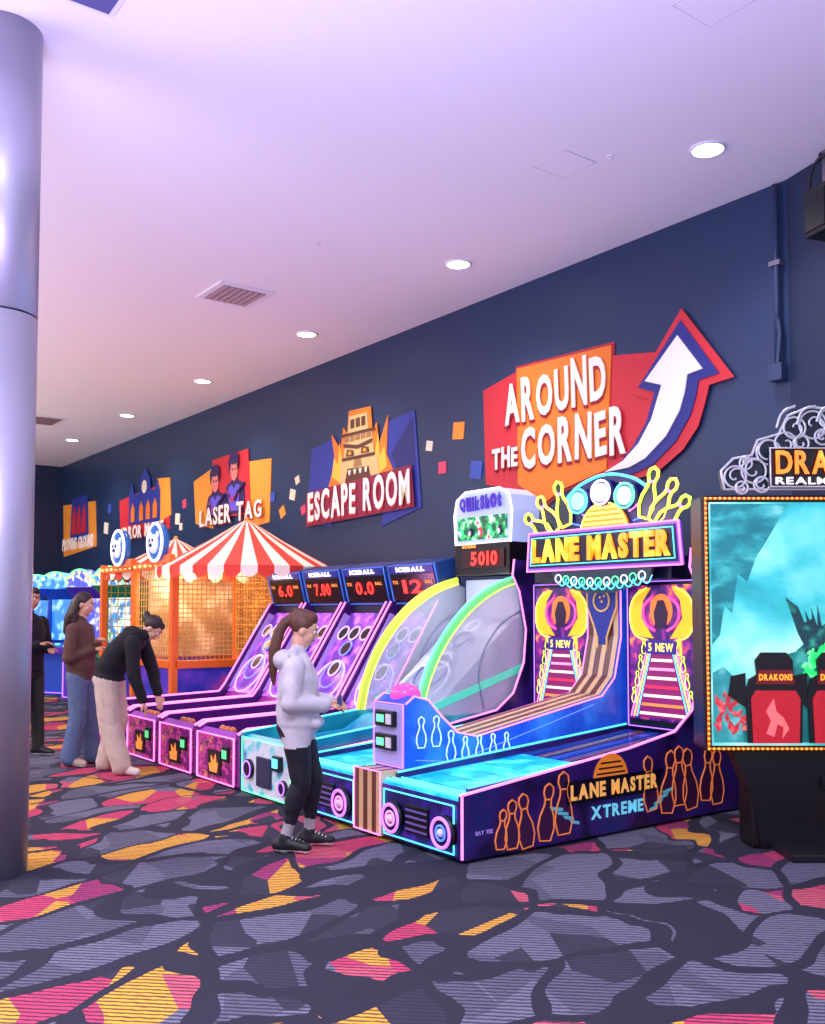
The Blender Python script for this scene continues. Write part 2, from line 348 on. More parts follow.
s=empty('mirror_maze_wall_sign')
layer(s,'red_panel',[(-19.6,3.8),(-18.9,3.86),(-17.0,3.92),(-16.95,3.05),(-19.5,2.95)],LY[0],redp)
layer(s,'orange_wing',[(-17.6,4.05),(-16.98,4.0),(-16.9,3.3),(-17.5,3.2)],LY[0]+.0,orangel,.016)
layer(s,'castle',[(-19.0,3.27),(-19.0,3.9),(-18.85,4.1),(-18.7,3.85),(-18.45,3.85),(-18.4,4.1),(-18.15,4.32),(-17.9,4.1),(-17.85,3.85),(-17.65,3.85),(-17.55,4.05),(-17.4,3.8),(-17.4,3.22)],LY[1]-.006,bluep)
for x in (-18.75,-18.3,-17.95,-17.6): layer(s,'arch',[(x-.1,3.3),(x+.1,3.3),(x+.1,3.55),(x,3.68),(x-.1,3.55)],LY[3],orangep,.008)
layer(s,'clock',[(-18.15+.13*math.cos(a),3.95+.13*math.sin(a)) for a in np.linspace(0,6.28,14)[:-1]],LY[3],cream,.008)
word('letters_shadow',s,'MIRROR MAZE',(-19.5,LY[4],2.95),2.4,.26,lsh,ext=.008,bold=.05,jit=.05)
word('letters',s,'MIRROR MAZE',(-19.46,LY[5],2.97),2.36,.25,lett,ext=.01,bold=.02,jit=.05)

s=empty('mini_golf_wall_sign')
layer(s,'orange_panel',[(-23.4,4.05),(-21.1,3.95),(-21.0,2.95),(-23.3,2.82)],LY[0],orangel)
layer(s,'blue_panel',[(-22.7,4.15),(-21.6,4.12),(-21.5,3.1),(-22.8,3.15)],LY[1],bluep)
for k,x in enumerate((-22.5,-22.15,-21.8)): layer(s,'figure_%d'%k,[(x-.15,3.3),(x+.15,3.3),(x+.1,3.75),(x,3.95),(x-.1,3.75)],LY[2],redp)
word('letters',s,'PROVING GROUND',(-23.3,LY[3],2.95),2.2,.28,lett,ext=.01,bold=.03)
conf=[(-8.56,3.59,.14,'o'),(-9.11,3.49,.085,'c'),(-8.86,3.2,.10,'r'),(-8.25,3.1,.14,'b'),(-12.4,3.23,.11,'c'),(-13.01,3.25,.10,'b'),(-12.7,3.0,.11,'o'),(-12.08,2.98,.09,'r'),(-12.26,3.43,.08,'c'),(-16.6,3.2,.14,'c'),(-16.3,3.45,.11,'r'),(-16.45,3.05,.09,'c'),(-20.4,3.3,.17,'c'),(-20.2,3.7,.14,'b')]
s=empty('confetti_wall_decals')
for k,(x,z,r,c) in enumerate(conf):
    a=random.uniform(-.3,.5)
    layer(s,'square_%d'%k,[(x+r*math.cos(a+q),z+r*math.sin(a+q)) for q in (.785,2.356,3.927,5.498)],6.999,{'o':orangel,'c':cream,'r':pinkp,'b':M('blue_square','#3a55b0',.5)}[c])

# ------------------------------------------------------------------ bowling arcade machine
def pin_outline(cx,cz,h,ang=0,flip=1):
    P=[(-.13,0),(-.2,.22),(-.17,.42),(-.08,.62),(-.07,.72),(-.12,.84),(-.1,.94),(0,1),(.1,.94),(.12,.84),(.07,.72),(.08,.62),(.17,.42),(.2,.22),(.13,0)]
    c,s_=math.cos(ang),math.sin(ang)
    return [(cx+h*(x*c-z*s_),cz+h*(x*s_+z*c)) for x,z in P]
art=MR('machine_side_art',[(0,'#080618'),(.42,'#140a38'),(.55,'#301460'),(.64,'#161f60'),(.8,'#441870')],2.2,4,.24,(1,1,1),.8)
artblue=MR('console_art_blue',[(0,'#0c2080'),(.5,'#1850c0'),(.7,'#3080e0')],3,3,.5)
woodA=M('wood_strip_dark','#6a3c2c',.35,emit=.03); woodB=M('wood_strip_light','#dcb484',.35,emit=.08)
lm=empty('bowling_arcade_machine',(-5.515,3.72,0))
prof=[(0,.02),(0,.40),(1.5,.56),(2.0,.64),(2.2,.78),(2.33,1.05),(2.36,1.35),(2.28,1.7),(2.2,1.84),(2.22,1.98),(2.74,1.98),(2.74,.02)]
edge=prof[1:10]
for sx,nm in ((1,'right'),(-1,'left')):
    x0,x1=(.95,.985) if sx>0 else (-.985,-.95)
    prism('side_panel_'+nm,lm,prof,'x',x0,x1,art)
    xc=(x0+x1)/2
    tube('side_trim_'+nm,lm,[(xc,p[0],p[1]+.004) for p in edge],.016,nPink)
    tube('base_trim_'+nm,lm,[(x1 if sx>0 else x0,.0,.03),(x1 if sx>0 else x0,0,.40)],.013,nPink)
box('base_cabinet',lm,(-.95,.01,.02),(.95,2.72,.30),dark)
mlane=MR('lane_cyan_lit',[(0,'#0868c0'),(.42,'#10a0e0'),(.58,'#38c8f0'),(.72,'#80ecff')],5,3,.85,(1,1,1))
lanem=MR('lane_blue_lit',[(0,'#101850'),(.5,'#1c3090'),(.7,'#3060c8')],2,2,.4,(1,1,1),0,.12)
for sx,nm in ((1,'right'),(-1,'left')):
    a,b=(.155,.95) if sx>0 else (-.95,-.155)
    box('front_panel_'+nm,lm,(a,-.005,.03),(b,.03,.37),MR('front_navy_art',[(0,'#0c0a30'),(.5,'#1c1858'),(.62,'#402090'),(.75,'#2050b0')],6,3,.3),.004)
    tube('front_border_'+nm,lm,[(a+.03,-.012,.05),(b-.03,-.012,.05),(b-.03,-.012,.34),(a+.03,-.012,.34)],.010,nCyan,True)
    box('front_vent_'+nm,lm,((a+b)/2-.12,-.02,.10),((a+b)/2+.12,0,.28),black,.01)
    for k in range(4): box('front_vent_slat_%s_%d'%(nm,k),lm,((a+b)/2-.11,-.026,.12+k*.04),((a+b)/2+.11,-.015,.132+k*.04),M('slat_violet','#6a58a0',.4,emit=.2))
    for x in (sx*.31,sx*.84):
        cyl('speaker_%s'%nm,lm,(x,-.005,.17),(x,-.05,.17),.105,black)
        ring('speaker_glow_%s'%nm,lm,(x,-.05,.17),.088,.020,nPurple)
        ring('speaker_inner_%s'%nm,lm,(x,-.052,.17),.045,.012,nBlue if x>.5 else nPink)
        sphere('speaker_cone_%s'%nm,lm,(x,-.045,.17),.028,white)
    prism('lane_front_mat_'+nm,lm,[(.0,.30),(.0,.39),(.10,.395),(1.25,.455),(1.25,.30)],'x',a,b,mlane)
    prism('lane_back_'+nm,lm,[(1.25,.30),(1.25,.45),(2.4,.56),(2.4,.30)],'x',a,b,lanem)
    for k in range(6):
        x=a+(b-a)*(k+.5)/6
        prism('lane_reflection_%s_%d'%(nm,k),lm,[(1.25,.455),(1.25,.459),(2.36,.564),(2.36,.55)],'x',x-.035,x+.035,M('lane_reflect_brown','#7a5050',.15,emit=.15) if k%2 else M('lane_reflect_blue','#2c4aa8',.15,emit=.25))  # strips coloured as painted reflections on the rear lane
    for q in range(5):
        box('mat_seam_%s_%d'%(nm,q),lm,(a,.16+.22*q,.402+.0115*q),(b,.165+.22*q,.4035+.0115*q),M('mat_seam','#0c70b8',.3,emit=.3))
    for k in range(3): tube('lane_front_rib_%s_%d'%(nm,k),lm,[(a+.02,.02+.05*k,.40),(b-.02,.02+.05*k,.40)],.012,nCyan)
    for gx in (a+.03,b-.03):
        prism('gutter_rail_%s'%nm,lm,[(.1,.395),(.1,.43),(2.4,.60),(2.4,.55)],'x',gx-.02,gx+.02,art)
        tube('gutter_light_%s'%nm,lm,[(gx,.1,.435),(gx,2.38,.605)],.010,nCyan)
for k in range(6):
    x=-.155+k*.0517
    box('pillar_board_%d'%k,lm,(x,-.02,.02),(x+.0517,.20,.44),woodA if k%2==0 else woodB,.003)
tube('pillar_outline',lm,[(-.158,-.024,.03),(.158,-.024,.03),(.158,-.024,.445),(-.158,-.024,.445)],.010,nPink,True)
cons=[(.17,.40),(.17,.88),(.24,.93),(.36,.90),(.48,.78),(.62,.66),(.80,.62),(2.1,.84),(2.25,.98),(2.33,1.3),(2.33,1.76),(2.42,1.76),(2.42,.30),(.17,.30)]
prism('console_divider',lm,cons,'x',-.18,.18,artblue)
for sx in (-.182,.182): tube('console_trim',lm,[(sx,p[0],p[1]+.003) for p in cons[1:11]],.010,nPink)
tops=cons[4:11]
for k in range(6):
    x=-.165+k*.055
    bmx=bmesh.new()
    up=[bmx.verts.new((x,y-.006,z+.012)) for y,z in tops]; up2=[bmx.verts.new((x+.05,y-.006,z+.012)) for y,z in tops]
    for j in range(len(tops)-1): bmx.faces.new((up[j],up2[j],up2[j+1],up[j+1]))
    finish(bmx,'divider_board_%d'%k,woodB if k%2 else woodA,lm)
cpin=[(-.16,1.74),(-.16,1.55),(-.10,1.42),(-.05,1.30),(-.05,1.18),(-.02,1.10),(.02,1.10),(.05,1.18),(.05,1.30),(.10,1.42),(.16,1.55),(.16,1.74)]
layer(lm,'column_emblem',cpin,2.316,M('pin_navy','#202c88',.4,emit=.3),.010)
tube('column_emblem_rim',lm,[(x,2.305,z) for x,z in cpin],.008,M('gold_rim','#e0b060',.4,emit=.4),True)
ring('column_ball_rim',lm,(0,2.30,1.60),.085,.008,M('gold_rim','#e0b060',.4,emit=.4))
for q in ((-.02,1.63),(.025,1.64),(.0,1.595)): sphere('column_ball_hole',lm,(q[0],2.304,q[1]),.012,M('gold_rim','#e0b060',.4,emit=.4),(1,.3,1),10)
box('console_front_face',lm,(-.165,.155,.46),(.165,.172,.87),M('console_white','#a8a0dc',.3,emit=.2),.004)
tube('console_front_border',lm,[(-.175,.152,.455),(.175,.152,.455),(.175,.152,.88),(-.175,.152,.88)],.012,nPurple,True)
for k,z in enumerate((.72,.56)):
    box('card_reader_%d'%k,lm,(-.12,.12,z),(.10,.158,z+.11),black,.01)
    box('reader_screen_%d'%k,lm,(-.09,.114,z+.03),(-.01,.121,z+.08),nGreen)
    box('reader_label_%d'%k,lm,(.02,.114,z+.02),(.08,.121,z+.09),white)
sphere('console_dome_button',lm,(0,.30,.93),.11,M('dome_pink','#d850a8',.25,emit=.5),(1,1,.75))
for k in range(7):
    yy=.30+k*.13; zz=(.58 if k<2 else .47)
    tube('console_pin_art_%d'%k,lm,[(.184,p[0],p[1]) for p in pin_outline(yy,zz,.16+(.05 if k<3 else 0))],.005,M('pin_art_white','#c8e0ff',.4,emit=.7),True,1)
tube('console_swirl',lm,[(.185,.25,.5),(.185,.6,.46),(.185,1.0,.55),(.185,1.5,.66),(.185,2.0,.78)],.006,nBlue)
box('back_cabinet',lm,(-.95,2.42,.3),(.95,2.74,1.94),dark)
scr=MR('bowling_screen_fx',[(0,'#140428'),(.46,'#38105c'),(.56,'#7a1c80'),(.62,'#c04060'),(.68,'#f0a040')],9,4,.85,(1,1,.6),.6)
for sx in (-1,1):
    c=sx*.545+.03
    e=.36
    box('screen_bezel',lm,(c-e,2.37,.58),(c+e,2.44,1.76),black,.01)
    box('screen_art',lm,(c-e+.04,2.355,.66),(c+e-.04,2.372,1.72),scr)
    # perspective bowling lane graphics: bright side rails, yellow arches, pins
    for q in (-1,1):
        layer(lm,'screen_side_rail',[(c+q*.32,.68),(c+q*.26,.68),(c+q*.10,1.26),(c+q*.14,1.26)],2.354,M('rail_magenta','#d83a90',.4,emit=.9),.003)
        for j,(mt) in enumerate((nPink,nYellow,nCyan)):
            tube('screen_edge_%d'%j,lm,[(c+q*(.31-.03*j),2.348,.68),(c+q*(.13-.02*j),2.348,1.26)],.008,mt)
        layer(lm,'screen_arch_fill',[(c+q*.08,1.30),(c+q*.26,1.32),(c+q*.31,1.42),(c+q*.30,1.58),(c+q*.22,1.69),(c+q*.10,1.70),(c+q*.18,1.60),(c+q*.20,1.46),(c+q*.14,1.38)],2.354,M('arch_gold','#f8b020',.4,emit=.95),.003)
        tube('screen_arc',lm,[(c+q*.12,2.348,1.28),(c+q*.26,2.348,1.33),(c+q*.31,2.348,1.46),(c+q*.27,2.348,1.62),(c+q*.14,2.348,1.70)],.012,nYellow,smooth=True)
        tube('screen_arc_inner',lm,[(c+q*.06,2.346,1.36),(c+q*.15,2.346,1.42),(c+q*.17,2.346,1.54),(c+q*.08,2.346,1.63)],.012,M('arc_magenta','#f050a0',.4,emit=1.0),smooth=True)
        for j in range(4): tube('screen_small_pin',lm,[(p[0],2.345,p[1]) for p in pin_outline(c+q*(.17+.035*j),1.18-.13*j,.12)],.006,nLime,True)
    layer(lm,'screen_sun',[(c+.11*math.cos(a),1.52+.13*math.sin(a)) for a in np.linspace(0,6.28,20)[:-1]],2.352,M('sun_orange','#f07830',.4,emit=.9),.003)
    layer(lm,'screen_lane',[(c-.24,.68),(c+.24,.68),(c+.09,1.26),(c-.09,1.26)],2.356,M('screen_lane_dark','#8a2060',.3,emit=.6),.004)
    for k in range(7):
        z=.70+k*.07; w=.225-.020*k
        layer(lm,'screen_row_%d'%k,[(c-w,z),(c+w,z),(c+w-.006,z+.022),(c-w+.006,z+.022)],2.350,(M('row_red','#e03050',.4,emit=.8),M('row_orange','#f09040',.4,emit=.8),M('row_pink','#ff9ac0',.4,emit=.9))[k%3] if k%2 else M('screen_cream','#ffe8c8',.4,emit=.9),.003)
    layer(lm,'screen_figure',[(c-.05,1.38),(c+.05,1.38),(c+.07,1.5),(c+.03,1.60),(c-.03,1.60),(c-.07,1.5)],2.346,M('figure_dark','#301038',.4,emit=.3),.003)
    layer(lm,'screen_score_box',[(c-.15,1.18),(c+.15,1.18),(c+.15,1.29),(c-.15,1.29)],2.344,M('score_purple','#3c2080',.4,emit=.6),.003)
    word('screen_text',lm,'5 NEW',(c-.12,2.34,1.20),.24,.065,nYellow,ext=.002)
    tube('screen_border',lm,[(c-e+.01,2.362,.60),(c+e-.01,2.362,.60),(c+e-.01,2.362,1.75),(c-e+.01,2.362,1.75)],.010,nPurple,True)
box('marquee_support',lm,(-.75,2.26,1.76),(.75,2.45,1.95),dark,.01)
my=2.24; ox=.115
mq=empty('marquee',(ox,0,0)); mq.parent=lm
layer(mq,'marquee_fan',[(-.66,2.1),(-.52,2.38),(-.38,2.52),(-.2,2.60),(0,2.63),(.2,2.60),(.38,2.52),(.52,2.38),(.66,2.1)],my+.05,M('marquee_blue_fan','#141450',.3,emit=.35),.04)
tube('marquee_fan_rim',mq,[(-.52,my,2.38),(-.38,my,2.52),(-.2,my,2.60),(0,my,2.63),(.2,my,2.60),(.38,my,2.52),(.52,my,2.38)],.020,nCyan,smooth=True)
for k in range(9):
    a=math.radians(20+17.5*k); tube('fan_ray_%d'%k,mq,[(.30*math.cos(a),my+.005,2.13+.30*math.sin(a)),(.52*math.cos(a),my+.005,2.13+.44*math.sin(a))],.014,(nBlue,nPink)[k%2])
ballp=[(.25*math.cos(a),2.15+.25*math.sin(a)) for a in np.linspace(0,math.pi,24)]
layer(mq,'marquee_ball',ballp,my,M('ball_orange','#f08c20',.4,emit=.9),.03)
for k in range(5):
    z=2.18+k*.042; w=math.sqrt(max(.001,.24**2-(z-2.15)**2))
    layer(mq,'marquee_ball_stripe_%d'%k,[(-w,z),(w,z),(w,z+.02),(-w,z+.02)],my-.03,M('ball_yellow','#ffe060',.4,emit=1.0),.006)
tube('marquee_ball_rim',mq,[(x,my-.035,z) for x,z in ballp],.012,nYellow)
for k,(x,z,c) in enumerate(((-.25,2.43,nCyan),(0,2.48,nWhite),(.25,2.43,nLime))):
    cyl('marquee_lamp_%d'%k,mq,(x,my-.02,z),(x,my-.06,z),.11,M('lamp_rim','#2a3070',.3,.3,emit=.2))
    cyl('marquee_lamp_lens_%d'%k,mq,(x,my-.06,z),(x,my-.07,z),.075,M('lens_%d'%k,('#8ce8ff','#fff4ff','#a8f0c0')[k],.3,emit=1.0))
    ring('marquee_lamp_ring_%d'%k,mq,(x,my-.065,z),.098,.016,(nCyan,nWhite,nGreen)[k])
for q in (-1,1):
    for k,(x,z,h,a) in enumerate(((.42,2.24,.40,-.28),(.52,2.20,.38,-.62),(.58,2.16,.36,-1.0))):
        pts=pin_outline(q*x,z,h,q*a)
        layer(mq,'marquee_pin_body_%d'%k,pts,my-.01-.02*k,M('pin_dark_back','#1a2440',.3,emit=.2),.008)
        tube('marquee_pin_%d'%k,mq,[(p[0],my-.028-.02*k,p[1]) for p in pts],.022,nLime if k!=1 else nYellow,True)
        n1=[pts[4],pts[10]]; tube('marquee_pin_collar_%d'%k,mq,[(p[0],my-.03-.02*k,p[1]) for p in n1],.018,nPink)
layer(mq,'marquee_board_glow',[(-.83,1.86),(-.80,2.19),(.80,2.19),(.83,1.86)],my-.07,M('glow_violet','#8a48e8',.4,emit=.9),.03)
layer(mq,'marquee_board',[(-.80,1.885),(-.775,2.165),(.775,2.165),(.80,1.885)],my-.10,M('marquee_dark','#0e0828',.3,emit=.2),.01)
tube('marquee_board_rim',mq,[(-.83,my-.10,1.86),(-.80,my-.10,2.19),(.80,my-.10,2.19),(.83,my-.10,1.86)],.016,nPink,True)
tube('marquee_board_rim_in',mq,[(-.775,my-.112,1.91),(-.755,my-.112,2.145),(.755,my-.112,2.145),(.775,my-.112,1.91)],.010,nCyan,True)
lmy=MR('lane_master_letters',[(0,'#ff7010'),(.45,'#ffa020'),(.6,'#ffe840')],6,1,1.15)
word('marquee_word_a',mq,'LANE',(-.74,my-.115,1.93),.55,.20,lmy,ext=.02,bold=.05,gap=.1)
word('marquee_word_b',mq,'MASTER',(-.09,my-.115,1.93),.83,.20,lmy,ext=.02,bold=.05,gap=.1)
layer(mq,'marquee_skirt',[(-.55,1.87),(.55,1.87),(.5,1.76),(.3,1.70),(.12,1.66),(-.12,1.66),(-.3,1.70),(-.5,1.76)],my-.06,M('skirt_dark','#12323c',.3,emit=.2),.03)
for k in range(11):
    x=-.45+k*.09; z=1.80-.05*math.cos(x*3)
    ring('marquee_scroll_%d'%k,mq,(x,my-.10,z),.034,.008,nGreen if k%2 else nWhite,seg=14)
    tube('marquee_scroll_tail_%d'%k,mq,[(x,my-.10,z-.03),(x+.05,my-.10,z-.06),(x+.1,my-.10,z)],.008,nCyan,smooth=True)
fx=.988
pinO=M('pin_art_orange','#d8743a',.4,emit=.5)
for k,(y,z,h) in enumerate(((.30,.05,.24),(.40,.04,.30),(.53,.03,.34),(.68,.05,.36),(.85,.07,.40),(1.72,.12,.38),(1.88,.08,.44),(2.02,.12,.42),(2.16,.08,.44),(2.32,.12,.38),(2.46,.08,.40))):
    P_=pin_outline(y,z,h,.12*((k%3)-1))
    prism('flank_pin_body_%d'%k,lm,P_,'x',fx-.006,fx-.001+.0008*(k%3),M('pin_art_plum','#3a1440',.4,emit=.15))
    tube('flank_pin_%d'%k,lm,[(fx,p[0],p[1]) for p in P_],.006,pinO,True,1)
    tube('flank_pin_band_%d'%k,lm,[(fx,P_[4][0],P_[4][1]),(fx,P_[10][0],P_[10][1])],.006,pinO)
prism('flank_ball',lm,[(1.30+.17*math.cos(a),.38+.17*math.sin(a)) for a in np.linspace(0,math.pi,18)],'x',fx-.004,fx+.002,M('flank_ball_orange','#d87828',.4,emit=.5))
for k in range(3): prism('flank_ball_line_%d'%k,lm,[(1.16+.02*k,.415+.035*k),(1.44-.02*k,.415+.035*k),(1.44-.02*k,.427+.035*k),(1.16+.02*k,.427+.035*k)],'x',fx,fx+.003,dark)
prism('flank_word_plate',lm,[(.88,.25),(1.80,.25),(1.84,.40),(.86,.40)],'x',fx-.003,fx+.004,M('plate_navy','#0c0a28',.3))
for q in (-1,1):
    for j in range(4):
        prism('flank_wing',lm,[(1.34+q*(.50-.05*j),.24-.035*j),(1.34+q*(.62-.06*j),.26-.035*j),(1.34+q*(.60-.06*j),.235-.035*j),(1.34+q*(.50-.05*j),.22-.035*j)],'x',fx-.003,fx+.002,M('flank_wing_teal','#58a8b8',.4,emit=.4))
fl=M('flank_letters','#e8a858',.4,emit=.6)
word('flank_word_a',lm,'LANE',(fx+.005,.91,.275),.33,.10,fl,right=(0,1,0),ext=.004,bold=.04)
word('flank_word_b',lm,'MASTER',(fx+.005,1.30,.275),.47,.10,fl,right=(0,1,0),ext=.004,bold=.04)
word('flank_word_c',lm,'XTREME',(fx+.003,1.10,.13),.52,.085,M('flank_teal','#70c8e0',.4,emit=.6),right=(0,1,0),ext=.004,bold=.03)
word('flank_word_d',lm,'BAY TEK',(fx+.003,.10,.16),.14,.025,M('flank_small','#a080d0',.4,emit=.4),right=(0,1,0),ext=.003)

# ------------------------------------------------------------------ alley roller with arched sides
ib=empty('alley_roller_arcade_machine',(-7.0,3.73,0))
tealM=MR('cabinet_teal',[(0,'#083868'),(.5,'#107890'),(.7,'#28b0b0')],3,2,.35)
greyf=MR('front_panel_print',[(0,'#a8acc0'),(.5,'#d0d4e0'),(.62,'#50c8d0'),(.75,'#7040c0')],7,2,.15)
box('base_cabinet',ib,(-.42,.02,.02),(.42,2.7,.36),tealM)
box('front_panel',ib,(-.40,-.01,.03),(.40,.03,.46),greyf,.005)
tube('front_border',ib,[(-.41,-.015,.03),(.41,-.015,.03),(.41,-.015,.47),(-.41,-.015,.47)],.011,nGreen,True)
box('coin_door',ib,(-.14,-.03,.10),(.10,-.005,.34),M('coin_door','#2a3050',.4),.01)
box('card_reader',ib,(.16,-.05,.26),(.28,-.005,.38),black,.01); box('reader_screen',ib,(.18,-.056,.29),(.26,-.049,.36),nCyan)
cyl('front_speaker',ib,(-.28,-.01,.22),(-.28,-.04,.22),.08,black); ring('speaker_ring',ib,(-.28,-.04,.22),.065,.012,nPurple)
cyl('front_speaker_r',ib,(.30,-.01,.14),(.30,-.04,.14),.06,black); ring('speaker_ring_r',ib,(.30,-.04,.14),.05,.012,nPurple)
prism('ball_tray',ib,[(.0,.36),(.0,.46),(.06,.49),(.14,.44),(.24,.42),(.24,.36)],'x',-.40,.40,M('tray_cyan','#20a0b8',.3,emit=.35))
prism('lane',ib,[(.2,.34),(.2,.42),(.95,.47),(1.15,.58),(1.22,.60),(1.3,.34)],'x',-.36,.36,MR('lane_teal',[(0,'#0a4070'),(.5,'#1070a0'),(.7,'#30b8d0')],3,2,.45,(1,.4,1)))
acr=M('pale_acrylic','#d0d4e0',.2,alpha=.45)
for sx in (-1,1):
    prism('side_rail',ib,[(0,.02),(0,.50),(1.15,.62),(2.72,.62),(2.72,.02)],'x',sx*.44-.025,sx*.44+.025,tealM)
    tube('side_rail_light',ib,[(sx*.44,0,.50),(sx*.44,1.15,.625)],.015,nCyan)
    arc=[(1.15,.62),(1.20,.84),(1.29,1.06),(1.42,1.27),(1.60,1.47),(1.80,1.63),(2.05,1.76),(2.32,1.84)]
    inner=[(2.32,1.785),(2.07,1.705),(1.83,1.575),(1.64,1.425),(1.47,1.235),(1.345,1.04),(1.255,.83),(1.21,.62)]
    cm=M('arch_lime','#c4d448',.35,emit=.5) if sx<0 else M('arch_green','#70dc80',.35,emit=.5)
    prism('arch_band',ib,arc+inner,'x',sx*.44-.03,sx*.44+.03,cm)
    tube('arch_outer_light',ib,[(sx*.44,y,z) for y,z in arc],.022,nLime if sx<0 else nGreen,smooth=True)
    tube('arch_inner_light',ib,[(sx*.44+.03,y,z) for y,z in inner],.010,nYellow if sx<0 else nLime,smooth=True)
    prism('side_window',ib,inner[::-1]+[(2.45,1.74),(2.45,.62)],'x',sx*.44-.006,sx*.44+.006,acr)
    prism('window_stripe',ib,[(1.34,.66),(2.40,.98),(2.40,1.05),(1.34,.73)],'x',sx*.44+.008,sx*.44+.012,M('window_stripe_green','#58d8b0',.3,emit=.4))
    tube('window_arc_line',ib,[(sx*.44+.01,1.9,.65),(sx*.44+.01,1.85,1.0),(sx*.44+.01,2.05,1.35),(sx*.44+.01,2.4,1.55)],.008,M('window_line','#8a90a8',.4),smooth=True)
board=MR('target_board',[(0,'#8088a8'),(.5,'#a8b0c8'),(.7,'#d0d8e4')],3,2,.2)
prism('target_slope',ib,[(1.25,.55),(2.3,1.45),(2.42,1.45),(2.42,.5)],'x',-.40,.40,board)
for k,(t,r) in enumerate(((.30,.30),(.42,.20),(.52,.11),(.75,.09),(.88,.08))):
    cy=1.25+1.05*t; cz=.55+.9*t
    tube('target_ring_%d'%k,ib,[(r*math.cos(a),cy+r*.75*math.sin(a)-.02,cz+r*.66*math.sin(a)+.035) for a in np.linspace(0,2*math.pi,25)[:-1]],.014,M('ring_grey','#6a78a8',.3,emit=.2) if k%2 else M('ring_white','#e8ecf8',.3,emit=.3),True)
box('back_cabinet',ib,(-.44,2.42,.3),(.44,2.72,1.85),M('cab_grey_blue','#38406a',.4))
box('back_lit_panel',ib,(-.38,2.39,1.2),(.38,2.425,1.82),M('back_lit','#b8c0d4',.4,emit=.2))
box('scoreboard',ib,(-.40,2.26,1.86),(.40,2.70,2.16),M('score_black','#120a12',.3),.01)
box('score_window',ib,(-.26,2.245,1.93),(.34,2.262,2.10),M('score_window','#300a10',.3,emit=.3))
word('score_digits',ib,'5010',(-.12,2.236,1.95),.38,.13,nRed,ext=.006,bold=.03)
word('score_label',ib,'SCORE',(-.25,2.236,2.12),.2,.03,nOrange,ext=.004)
dome=[(-.40,2.16),(-.42,2.45),(-.38,2.60),(-.25,2.67),(.25,2.67),(.38,2.60),(.42,2.45),(.40,2.16)]
prism('marquee_box',ib,dome,'y',2.28,2.62,M('marquee_frost','#b8c8f0',.3,emit=.3))
tube('marquee_rim',ib,[(x,2.275,z) for x,z in dome],.016,nWhite,True)
prism('marquee_scene',ib,[(-.35,2.2),(-.35,2.42),(.35,2.42),(.35,2.2)],'y',2.262,2.28,MR('marquee_scene_fx',[(0,'#0c1c30'),(.45,'#186040'),(.55,'#30c060'),(.62,'#d0e0e0'),(.7,'#c04060')],12,4,.7))
for k in range(5):
    sphere('penguin_%d'%k,ib,(-.28+.14*k,2.25,2.27),.032,(M('peng_green','#40e080',.4,emit=.8),M('peng_dark','#182038',.4),M('peng_red','#f04050',.4,emit=.6))[k%3],(1,.5,1.5),12)
    sphere('penguin_belly_%d'%k,ib,(-.28+.14*k,2.235,2.26),.018,white,(1,.5,1.5),10)
word('marquee_word',ib,'QuikShot',(-.30,2.255,2.47),.6,.14,M('marquee_purple','#3c14a8',.3,emit=.3),ext=.01,bold=.06,tilt=.03)

